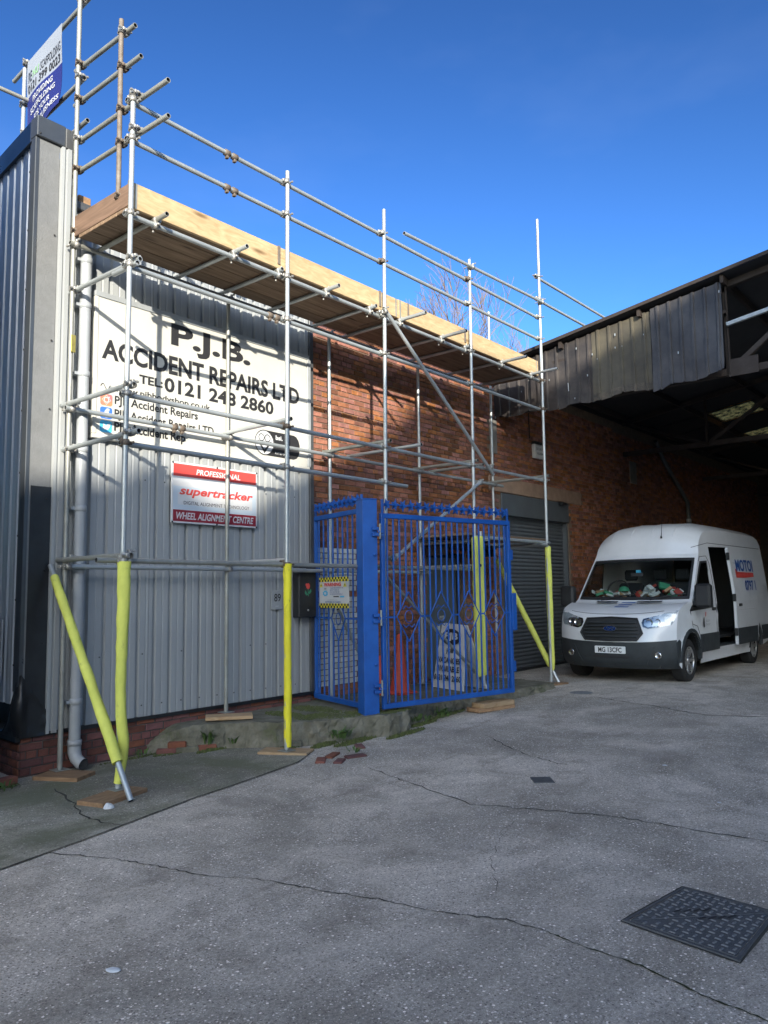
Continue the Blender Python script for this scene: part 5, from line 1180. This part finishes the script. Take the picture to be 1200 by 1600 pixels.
# sliding door, slid back and proud of the side
sv=lambda u,w_: hw(u,w_)+.085
sd=sidepatch([(3.28,.46),(3.28,2.22),(3.34,2.26),(4.70,2.26),(4.74,2.2),(4.74,.84),(4.62,.46)],.0,VANW,'sliding_door',th=.05,div=9,voff=sv)
def onto(o):
    o.parent=sd; o.location=(0,0,0); return o
sd_off=sd
def sdpatch(pts,off,m,name,th=.008,div=3):
    o=sidepatch(pts,off,m,name,th=th,div=div,voff=sv); o.parent=sd; return o
sdpatch([(3.30,.46),(3.30,.76),(4.60,.76),(4.55,.46)],.012,GREYPL,'lower_trim')
for w_ in (1.10,1.97): 
    mb=MB(); mb.path([W(3.45+i*.16,sv(3.45+i*.16,w_)+.001,w_) for i in range(8)],.006,5,VANW); mb.build('pressing',parent=sd)
mb=MB(); mb.bbox(3.40,3.56,-.02,.0,1.16,1.21,.006,BLACKPL,Matrix(((1,0,0,NX),(0,1,0,CY-sv(3.5,1.2)-.012),(0,0,1,GZ),(0,0,0,1)))); mb.build('handle',parent=sd)
mb=MB()
def stext(s,u0,u1,w0,w1,m,bold,o=.013,lean=0):
    vs,fs=textmesh(s,bold,0); mb.add([W(u0+(u1-u0)*a,sv(u0+(u1-u0)*a,w0+(w1-w0)*b)+o,w0+(w1-w0)*b) for a,b in vs],fs,m)
mb_=mb
stext('MOTOI',3.56,4.70,1.81,2.04,BLUEI,.035); stext('0797 1',3.98,4.70,1.44,1.64,BLUEI,.03)
P=[(3.50,1.69),(3.50,1.86),(3.60,1.85),(3.62,1.80),(4.68,1.79),(4.68,1.71),(4.0,1.69)]
tr=tessellate_polygon([[Vector((a,b,0)) for a,b in P]]); mb.add([W(a,sv(a,b)+.010,b) for a,b in P],[tuple(t) for t in tr],RED)
mb.build('lettering',parent=sd)
for z in (.62,1.25,2.02): 
    mb=MB(); mb.bbox(3.24,3.30,.0,.05,z,z+.14,.006,BLACKPL,Matrix(((1,0,0,NX),(0,-1,0,CY-sv(3.3,z)+.05),(0,0,1,GZ),(0,0,0,1)))); mb.build('latch',parent=sd)
# driver-side logo on front door
mb=MB()
for pts,m in (([(1.70,1.02),(1.74,1.04),(1.75,1.10),(1.71,1.10)],RED),([(1.60,.84),(1.66,.86),(1.64,1.02),(1.60,1.0),(1.58,.92)],INK)):
    mb.add([W(a,hw(a,b)+.016,b) for a,b in pts],[tuple(range(len(pts)))],m)
for i,s in enumerate(('BODY','SHOP')): 
    vs,fs=textmesh(s,.01,0); mb.add([W(1.70+.22*a,hw(1.8,.9)+.022,.93-.06*i+.04*b) for a,b in vs],fs,SIGNFR)
mb.build('door_print',parent=van)
mb=MB(); mb.bbox(2.10,2.25,-.03,.0,1.12,1.17,.006,BLACKPL,Matrix(((1,0,0,NX),(0,1,0,CY-1.035),(0,0,1,GZ),(0,0,0,1)))); mb.build('door_handle',parent=van)
# sill step & door track
mb=MB(); mb.box(2.42,3.75,-.98,-.60,.44,.48,GREYPL,Matrix(((1,0,0,NX),(0,1,0,CY),(0,0,1,GZ),(0,0,0,1)))); mb.build('step',parent=van)
VT=Matrix(((1,0,0,NX),(0,1,0,CY),(0,0,1,GZ),(0,0,0,1)))
mb=MB(); mb.box(1.3,5.8,-.9,.9,.60,.64,BLACKPL,VT); mb.box(2.55,2.58,-.85,.85,.64,1.5,BLACKPL,VT); mb.box(5.7,5.75,-.85,.85,.64,2.4,BLACKPL,VT); mb.build('load_floor',parent=van)
mb=MB(); mb.bbox(2.75,3.15,-.75,-.3,.645,.80,.01,WHTC,VT); mb.bbox(2.9,3.3,-.2,.3,.645,1.2,.01,BLUEI,VT); mb.bbox(3.3,3.6,-.6,-.2,.645,1.0,.01,RUGR,VT); mb.build('load',parent=van)
# grille, lamps, plate
def fu(v,w):
    # front surface u at lateral v, height w (bisect over profile rows)
    s=max(-.99,min(.99,v/ hw(.35,w)))
    best=None
    for i in range(0,11):
        a=fpt(i,s); b=fpt(i+1,s)
        if a[2]<=w<=b[2]: t=(w-a[2])/(b[2]-a[2]); return a[0]+(b[0]-a[0])*t
    return .1
def frontpatch(pts,off,m,name,par=van,th=.02,div=6,shape=None):
    bm=bmesh.new(); tr=tessellate_polygon([[Vector((a,b,0)) for a,b in pts]]); vs=[bm.verts.new((0,a,b)) for a,b in pts]
    for t in tr: bm.faces.new([vs[i] for i in t])
    us=[p[0] for p in pts]; wz=[p[1] for p in pts]
    for k in range(1,div):
        for co,no in (((0,min(us)+(max(us)-min(us))*k/div,0),(0,1,0)),((0,0,min(wz)+(max(wz)-min(wz))*k/div),(0,0,1))): bmesh.ops.bisect_plane(bm,geom=bm.verts[:]+bm.edges[:]+bm.faces[:],plane_co=co,plane_no=no)
    r=bmesh.ops.extrude_face_region(bm,geom=bm.faces[:]); st=set(v for v in r['geom'] if isinstance(v,bmesh.types.BMVert))
    for v in bm.verts:
        y,z=v.co.y,v.co.z; v.co=W(fu(y,z)-(off if v in st else off-th),y,z)
    bmesh.ops.recalc_face_normals(bm,faces=bm.faces[:]); q=MB(); q.bm(bm,m); return q.build(name,parent=par)
def mir(p): return [(-a,b) for a,b in p][::-1]
GR=[(-.44,.69),(-.53,.80),(-.43,1.035),(0,1.055),(.43,1.035),(.53,.80),(.44,.69),(0,.68)]
gr=frontpatch(GR,.010,BLACKPL,'grille')
for z in (.745,.80,.855,.91,.965):
    wdt=.47-abs(z-.82)*.35; mb=MB(); P=[W(fu(v,z)-.030,v,z) for v in [-wdt+2*wdt*i/12 for i in range(13)]]; mb.path(P,[(.010,.014)]*13,8,GREYPL,(0,0,1)); mb.build('grille_bar',parent=gr)
mb=MB(); rim=[W(fu(a,b)-.026,a,b) for a,b in GR+[GR[0]]]; mb.path(rim,.013,6,BLACKPL); mb.build('grille_rim',parent=gr)
mb=MB(); TB=Matrix(((0,0,-1,NX+fu(0,.87)-.03),(-1,0,0,CY),(0,1,0,GZ+.875),(0,0,0,1))); mb.prism(disc(0,0,.115,24,.048),.016,TB,CHROME); TB2=TB.copy(); TB2[0][3]-=.016; mb.prism(disc(0,0,.103,24,.039),.003,TB2,BADGE)
text(mb,'Ford',TB2@Vector((-.07,-.018,.006)),TB2.to_3x3()@Vector((.14,0,0)),(0,0,.04),CHROME,.0,.35); mb.build('badge',parent=gr)
HL=[(.53,.90),(.60,.875),(.92,.925),(.96,.985),(1.0,1.16),(.93,1.155),(.70,1.075),(.52,1.03),(.50,.97)]
HI=[(.54,.93),(.60,.90),(.80,.93),(.83,1.03),(.70,1.045),(.54,1.01)]
for sgn in (1,-1):
    q=HL if sgn>0 else mir(HL); hl=frontpatch(q,.006,BLACKPL,'headlight')
    q=HI if sgn>0 else mir(HI); frontpatch(q,.010,ALLOY,'reflector',hl,.006,4)
    for (cv,cz,rr) in ((.62,.975,.055),(.74,.985,.045)):
        mb=MB(); TH=Matrix(((0,0,-1,NX+fu(sgn*cv,cz)-.008),(-1,0,0,CY-sgn*cv),(0,1,0,GZ+cz),(0,0,0,1))); mb.lathe([(rr,.008),(rr*.8,.004),(rr*.4,-.01),(.0001,-.012)],TH,16,CHROME); mb.build('lamp_bowl',parent=hl)
    q=HL if sgn>0 else mir(HL); frontpatch(q,.020,LENS,'lens',hl,.004,6)
    mb=MB(); TH=Matrix(((0,0,-1,NX+fu(sgn*.74,.46)-.004),(-1,0,0,CY-sgn*.74),(0,1,0,GZ+.46),(0,0,0,1))); mb.lathe([(.0001,.012),(.04,.014),(.05,.02),(.055,.0)],TH,18,CHROME); mb.build('fog_lamp',parent=van)
    q=[(.58,.41),(.62,.53),(.88,.55),(.90,.50),(.84,.40)]; q=q if sgn>0 else mir(q); frontpatch(q,.002,BLACKPL,'fog_lamp_recess',van,.006,3)
frontpatch([(-.46,.40),(-.52,.44),(.52,.44),(.46,.40)],.002,INK,'lower_intake',van,.006,4); pass
for sgn in (1,-1):
    q=[(.50,.30),(.66,.60),(.70,.60),(.56,.30)]; q=q if sgn>0 else mir(q); frontpatch(q,.014,GREYPL,'bumper_rib',van,.016,3)
frontpatch([(-.80,.24),(-.78,.30),(.78,.30),(.80,.24)],.012,GREYPL,'bumper_lip',van,.02,6)
mb=MB(); TPp=Matrix(((0,0,-1,NX+.17-.014),(-1,0,0,CY),(0,1,0,GZ),(0,0,0,1))); mb.prism(rrect(-.26,.26,.475,.59,.012),.012,TPp,PLATE); pl=mb.build('number_plate',parent=van)
mb=MB(); text(mb,'MG 13CFC',TPp@Vector((-.20,.492,.018)),TPp.to_3x3()@Vector((.40,0,0)),(0,0,.08),INK,.025); mb.build('lettering',parent=pl)
# bonnet details: vents, stripes of print
def bon(v,t):  # point on bonnet: t 0..1 from leading edge to cowl
    i=8+int(min(2.999,t*3)); tt=t*3-(i-8); s=v/1.0; a=fpt(i,s); b=fpt(i+1,s); return Vector(W(a[0]+(b[0]-a[0])*tt-.002,v,a[2]+(b[2]-a[2])*tt+.006))
for v0,v1 in ((-.55,-.16),(.18,.60)):
    mb=MB(); mb.add([bon(v0,.80),bon(v1,.80),bon(v1,.88),bon(v0,.88)],[(0,1,2,3)],INK); mb.build('bonnet_vent',parent=van)
mb=MB()
for k in range(3): t=.50+k*.13; mb.add([bon(-.10+k*.015,t),bon(.14+k*.015,t),bon(.15+k*.015,t+.06),bon(-.09+k*.015,t+.06)],[(0,1,2,3)],BLUEI)
mb.build('bonnet_print',parent=van)
mb=MB(); mb.path([bon(v,.0)+Vector((-.004,0,-.006)) for v in [-.8+1.6*i/16 for i in range(17)]],.004,5,INK); mb.build('bonnet_seam',parent=van)
# roof ribs + aerial
for v in (-.62,-.25,.12,.50):
    mb=MB(); P=[]
    for i,t in [(14,.3),(14,.8),(15,.3),(15,.8),(16,.5),(17,.3),(18,.2),(18,.9)]:
        q=catmull(i,t,v/.9); P.append(W(q[0],q[1],q[2]+.002))
    mb.path(P,[.004]+[.009]*6+[.004],6,VANW); mb.build('roof_rib',parent=van)
mb=MB(); q=catmull(14,.2,.35); a=W(*q); mb.lathe([(.02,0),(.015,.03),(.006,.05)],Matrix.Translation(a),10,BLACKPL); mb.path([a,a+Vector((.05,-.0,.22)),a+Vector((.10,0,.42))],[.006,.004,.003],6,BLACKPL); mb.build('aerial',parent=van)
# mirrors
for sgn in (1,-1):
    TM=Matrix(((1,0,0,NX),(0,-sgn,0,CY),(0,0,1,GZ),(0,0,0,1)))
    mb=MB(); mb.bbox(1.08,1.26,1.08,1.33,1.20,1.58,.035,BLACKPL,TM); mr=mb.build('mirror',parent=van,recalc=True)
    mb=MB(); mb.bbox(1.14,1.28,.98,1.12,1.22,1.30,.02,BLACKPL,TM); mb.build('mirror_arm',parent=mr,recalc=True)
    mb=MB(); mb.bbox(1.16,1.27,1.285,1.322,1.26,1.36,.012,CHROME,TM); mb.build('indicator',parent=mr,recalc=True)
# wheels
tyre=MB(); tyre.lathe([(.20,-.10),(.30,-.112),(.335,-.095),(.343,-.06),(.343,.06),(.335,.095),(.30,.112),(.225,.10),(.215,.06)],Matrix.Rotation(math.pi/2,4,'X'),32,RUBBER); TYM=tyre.mesh('tyre',RUBBER)
rim=MB(); RX=Matrix.Rotation(math.pi/2,4,'X')
rim.lathe([(.222,.10),(.212,.098),(.205,.06),(.20,.02),(.0001,.015)],RX,32,BLACKPL)
rim.lathe([(.224,.104),(.208,.106),(.205,.09)],RX,32,ALLOY)
for i in range(7):
    a=2*math.pi*i/7; T=RX@Matrix.Rotation(a,4,'Z'); rim.add([T@Vector(v) for v in ((.05,-.022,.085),(.21,-.03,.10),(.21,.03,.10),(.05,.022,.085),(.05,-.026,.05),(.21,-.036,.06),(.21,.036,.06),(.05,.026,.05))],[(0,1,2,3),(0,4,5,1),(2,6,7,3),(1,5,6,2)],ALLOY)
rim.lathe([(.06,.08),(.055,.095),(.03,.10),(.0001,.10)],RX,16,ALLOY); RIM=rim.mesh('rim',ALLOY)
for u in (FA,RA):
    for sgn in (1,-1):
        e=bpy.data.objects.new('wheel',TYM); COL.objects.link(e); e.parent=van; e.location=W(u,sgn*.885,.343)-Vector(van.location); e.rotation_euler=(0,0,0 if sgn>0 else math.pi)
        r_=bpy.data.objects.new('rim',RIM); COL.objects.link(r_); r_.parent=e
    mb=MB(); mb.tube(W(u,-.8,.34),W(u,.8,.34),.06,10,BLACKPL,False); mb.build('axle',parent=van)
    for sgn in (1,-1):
        mb=MB(); cW=W(u,sgn*.84,.36); P=[(cW.x+.43*math.cos(math.pi*k/12),cW.z+.45*math.sin(math.pi*k/12)) for k in range(13)]; mb.add([(x,cW.y+d,z) for x,z in P for d in (-.16,.13)],[(2*k,2*k+1,2*k+3,2*k+2) for k in range(12)],BLACKPL); mb.add([(cW.x,cW.y+sgn*.16,cW.z)]+[(x,cW.y+sgn*.16,z) for x,z in P],[(0,k+1,k+2) for k in range(12)],BLACKPL); mb.build('wheel_well',parent=van)
mb=MB(); mb.box(.35,5.7,-.75,.75,.24,.44,BLACKPL,VT); mb.build('chassis',parent=van)
# cab interior
mb=MB(); mb.bbox(1.20,1.52,-.88,.88,.9,1.36,.02,BLACKPL,VT); dash=mb.build('dashboard',parent=van)
rnd=random.Random(11)
for i in range(46):
    mb=MB(); v=rnd.uniform(-.78,.78); m=rnd.choice([WHTC,WHTC,RUGR,GRNC,BLACKPL,SIGNFR,BLACKPL,mat('card_brown',(.25,.15,.08),.8)]); s=rnd.uniform(.04,.095); T=VT@Matrix.Translation((rnd.uniform(1.27,1.42),v,1.385+s*.35+rnd.choice([0,.03,.07,.12])*(1 if abs(v)<.5 else .5)))@Matrix.Rotation(rnd.uniform(0,3),4,'Z')@Matrix.Rotation(rnd.uniform(-.9,.9),4,'X')@Matrix.Rotation(rnd.uniform(-1,.4),4,'Y'); mb.bbox(-s,s,-s*.8,s*.8,-s*.25,s*.35,s*.1,m,T); mb.build('clutter',parent=dash)
mb=MB(); mb.lathe([(.10,0),(.085,.05),(.05,.08),(.0001,.09)],VT@Matrix.Translation((1.34,.22,1.47)),14,GRNC); mb.build('green_cap',parent=dash)
mb=MB(); TS=VT@Matrix.Translation((1.62,.45,1.50))@Matrix.Rotation(R(-60),4,'Y'); mb.path([TS@Vector((.19*math.cos(2*math.pi*i/20),.19*math.sin(2*math.pi*i/20),0)) for i in range(21)],.014,6,BLACKPL); mb.build('steering_wheel',parent=van)
for v in (.45,-.1,-.5):
    mb=MB(); mb.bbox(1.80,2.25,v-.24,v+.24,.75,.98,.05,SEAT,VT); mb.bbox(2.18,2.34,v-.23,v+.23,.98,1.62,.05,SEAT,VT); st=mb.build('seat',parent=van); mb=MB(); mb.bbox(2.22,2.32,v-.12,v+.12,1.66,1.86,.03,SEAT,VT); mb.build('headrest',parent=st)
mb=MB(); mb.bbox(1.38,1.40,-.12,.10,1.72,1.79,.01,BLACKPL,VT); mb.build('rear_view_mirror',parent=van)
mb=MB(); mb.bbox(1.50,1.505,-.04,.05,1.78,1.84,.002,TWBLUE,VT); mb.build('air_freshener',parent=van)

# ------------------------------------------------------------ inspection cover in the road
mc=thing('inspection_cover','dark cast iron inspection cover with two triangular lids set in the road','manhole cover',(4.12,1.4,G(4.1,1.4)))
c1=Vector((3.955,1.746)); c2=Vector((4.596,1.66)); c3=Vector((4.53,1.156)); c4=Vector((3.855,1.158))
c1,c2,c3,c4=[Vector((p.x*1.0,p.y*1.0)) for p in (c1,c2,c3,c4)]
gz=G(4.2,1.4)
def ppp(p,z): return (p.x,p.y,z)
cc=(c1+c2+c3+c4)/4
def inner(p,f): return cc+(p-cc)*f
mb=MB(); O=[c1,c2,c3,c4]; I=[inner(p,.93) for p in O]
V=[ppp(p,gz+.002) for p in O]+[ppp(inner(p,.99),gz+.008) for p in O]+[ppp(p,gz+.008) for p in I]+[ppp(p,gz+.004) for p in I]
mb.add(V,[(i,(i+1)%4,4+(i+1)%4,4+i)[::-1] for i in range(4)]+[(4+i,4+(i+1)%4,8+(i+1)%4,8+i)[::-1] for i in range(4)]+[(8+i,8+(i+1)%4,12+(i+1)%4,12+i)[::-1] for i in range(4)],IRON); mb.build('frame',parent=mc,recalc=True)
ribbon([tuple(inner(p,1.025)) for p in (c1,c2,c3,c4,c1)],.014,.0035,CRACK,'dirt_gap',mc,.2,12,.002)
J=[inner(p,.915) for p in O]
# the seam runs c1->c3? in the photo it runs from the left corner (c1) to the right one (c3 side)
for tri in ((J[0],J[1],J[2]),(J[0],J[2],J[3])):
    g=(tri[0]+tri[1]+tri[2])/3; t3=[g+(p-g)*.985 for p in tri]
    mb=MB(); V=[ppp(p,gz+.004) for p in t3]+[ppp(g+(p-g)*.99,gz+.0075) for p in t3]; mb.add(V,[(3,4,5),(0,1,4,3),(1,2,5,4),(2,0,3,5)],IRON); mb.build('lid',parent=mc,recalc=True)
def quadp(a,b): return (J[0]*(1-a)+J[1]*a)*(1-b)+(J[3]*(1-a)+J[2]*a)*b
mb=MB(); ex=(J[1]-J[0]).normalized(); ey=(J[3]-J[0]).normalized()
N1=13;N2=11
for i in range(N1):
    for j in range(N2):
        p=quadp((i+.5)/N1,(j+.5)/N2); a=(i+.5)/N1; b=(j+.5)/N2
        if abs(a-b)<.04: continue
        d=ex if (i+j)%2 else ey; e=ey if (i+j)%2 else ex; hl_,hw_=.017,.0065
        q=[p-d*hl_-e*hw_,p+d*hl_-e*hw_,p+d*hl_+e*hw_,p-d*hl_+e*hw_]; q2=[p-d*hl_*.7-e*hw_*.5,p+d*hl_*.7-e*hw_*.5,p+d*hl_*.7+e*hw_*.5,p-d*hl_*.7+e*hw_*.5]
        mb.add([ppp(k,gz+.0074) for k in q]+[ppp(k,gz+.0125) for k in q2],[(4,5,6,7),(0,1,5,4),(1,2,6,5),(2,3,7,6),(3,0,4,7)],TREAD)
mb.build('tread_pattern',parent=mc,kind='stuff',recalc=True)
mb=MB()
for k in range(4):
    for s_ in (0,1):
        p=quadp(.40+.07*k+(.06 if s_ else .05),.40+.07*k-(.16 if s_==0 else -.10)); d=(ex+ey*.2).normalized(); e=Vector((-d.y,d.x))
        q=[p-d*.03-e*.007,p+d*.03-e*.007,p+d*.03+e*.007,p-d*.03+e*.007]; mb.add([ppp(v,gz+.0130) for v in q],[(0,1,2,3)],INK)
mb.build('lifting_slots',parent=mc,recalc=True)
# small drain cover and worn discs in the road
dg=MB(); x,y=6.27,3.45
dg.bbox(-.10,.10,-.09,.09,-.01,.008,.004,IRON,Matrix.Translation((x,y,G(x,y)))@Matrix.Rotation(R(40),4,'Z')); dgo=dg.build('small_drain_cover',loc=(x,y,G(x,y))); tag(dgo,'small square dark drain cover near the middle of the road','drain cover')
dg=MB(); x,y=10.87,5.29; dg.lathe([(.0001,.006),(.15,.006),(.17,0)],Matrix.Translation((x,y,G(x,y)+.001)),24,mat('pale_iron',(.28,.29,.30),.5,.2,var=.3,vscale=20)); dgo=dg.build('stopcock_cover',loc=(x,y,G(x,y))); tag(dgo,'round pale metal cover in the road near the van','drain cover')
# litter
def litter(x,y,s,label,m=PAPER,flat=.4,sx=1):
    bm=bmesh.new(); bmesh.ops.create_icosphere(bm,subdivisions=2,radius=1); r_=random.Random(int(x*100))
    for v in bm.verts: v.co=Vector((v.co.x*s*sx*r_.uniform(.8,1.15),v.co.y*s*r_.uniform(.8,1.15),max(-.1,v.co.z)*s*flat*r_.uniform(.7,1.3)))
    mb=MB(); mb.bm(bm,m); me=mb.mesh('litter',m); o=bpy.data.objects.new('litter',me); COL.objects.link(o); o.location=(x,y,G(x,y)+s*flat*.1+.006); o.rotation_euler=(0,0,r_.uniform(0,3)); tag(o,label,'litter')
litter(3.50,5.80,.045,'crumpled white paper beside the lower end of the sleeved brace',WHITE,.8)
litter(2.05,3.33,.022,'flattened clear plastic scrap on the near left of the road',PAPER,.35,1.9)
litter(7.3,2.75,.022,'tiny white scrap on the road to the right',WHITE,.3)
litter(6.4,2.0,.016,'tiny white fleck on the road at the right edge',WHITE,.3)
# ------------------------------------------------------------ weeds
def weed(x,y,z,n,h,label,spread=.12,seed=1):
    r_=random.Random(seed); mb=MB()
    for i in range(n):
        a=r_.uniform(0,6.28); l_=h*r_.uniform(.5,1); d=Vector((math.cos(a),math.sin(a),0)); b=Vector((x,y,z))+d*r_.uniform(0,spread*.6)+Vector((0,0,0)); q=Vector((-d.y,d.x,0))*r_.uniform(.006,.014)
        p1=b+d*l_*.25+Vector((0,0,l_*.55)); p2=b+d*l_*.75+Vector((0,0,l_*r_.uniform(.35,.95)))
        mb.add([b-q*.4,b+q*.4,p1+q,p1-q,p2],[(0,1,2,3),(3,2,4)],LEAF)
    o=mb.build('weed',loc=(x,y,z)); tag(o,label,'weed')
weed(5.42,7.05,.03,46,.24,'tuft of grassy weed against the kerb left of the bare middle pole',.12,1)
weed(5.62,6.85,.03,22,.12,'small low weed at the kerb foot below the bare middle pole',.14,2)
weed(6.42,6.02,.06,50,.13,'leafy green weed beside the pale board under the yellow sleeved pole',.22,3)
weed(7.75,5.95,.06,40,.12,'low green weeds under the hinge side of the blue gate',.3,4)
weed(8.25,5.98,.07,46,.12,'low green weeds under the middle of the blue gate',.35,5)
weed(6.2,5.6,.0,20,.06,'sparse weed growing in the broken brick patch',.2,6)
weed(4.75,7.25,0,16,.08,'thin weed at the foot of the brick plinth behind the foam sleeves',.15,7)
weed(3.25,7.1,-.02,30,.07,'grass at the foot of the brick corner at the left edge',.25,8)

# ------------------------------------------------------------ bare trees beyond the roof
def tree(x,y,h,label,seed,crown):
    """trunk and forks to half height, then dense fine twigs filling an irregular crown"""
    r_=random.Random(seed); t=thing('bare_tree',label,'tree',(x,y,0),'bare trees beyond the roofs'); tr=MB(); cr=MB()
    def seg(mb,a,b,ra,rb,n=5):
        d=(b-a).normalized(); u=d.orthogonal().normalized(); v=d.cross(u); V=[c+u*math.cos(6.283*i/n)*q+v*math.sin(6.283*i/n)*q for c,q in((a,ra),(b,rb)) for i in range(n)]
        mb.add(V,[(i,(i+1)%n,n+(i+1)%n,n+i) for i in range(n)],TWIG)
    def grow(p,d,L_,r,dep):
        q=p+d*L_; m_=p.lerp(q,.5)+Vector((r_.uniform(-1,1),r_.uniform(-1,1),r_.uniform(-.4,.6)))*L_*.07; mb=tr if dep<2 else cr; n=6 if dep<2 else 3
        seg(mb,p,m_,r,r*.85,n); seg(mb,m_,q,r*.85,r*.7,n)
        if dep>=(6 if dep<3 else 6): return
        for k in range(4 if dep in (2,3,4,5) else 3):
            nd=(d*.9+Vector((r_.uniform(-1,1)*crown,r_.uniform(-1,1)*crown,r_.uniform(-.25,.6)))*.75).normalized()
            grow(p.lerp(q,r_.uniform(.45,1)),nd,L_*r_.uniform(.66,.86),max(.012,r*.56),dep+1)
    grow(Vector((x,y,-.2)),Vector((0,0,1)),h*.345,.20,0); tr.build('trunk',parent=t); cr.build('crown',parent=t)
tree(29.8,22.0,14.6,'bare winter tree showing above the toe board, leftmost of the two',5,.9)
tree(36.2,22.5,15.4,'bare winter tree beside the black shed roof, rightmost of the two',12,1.1)
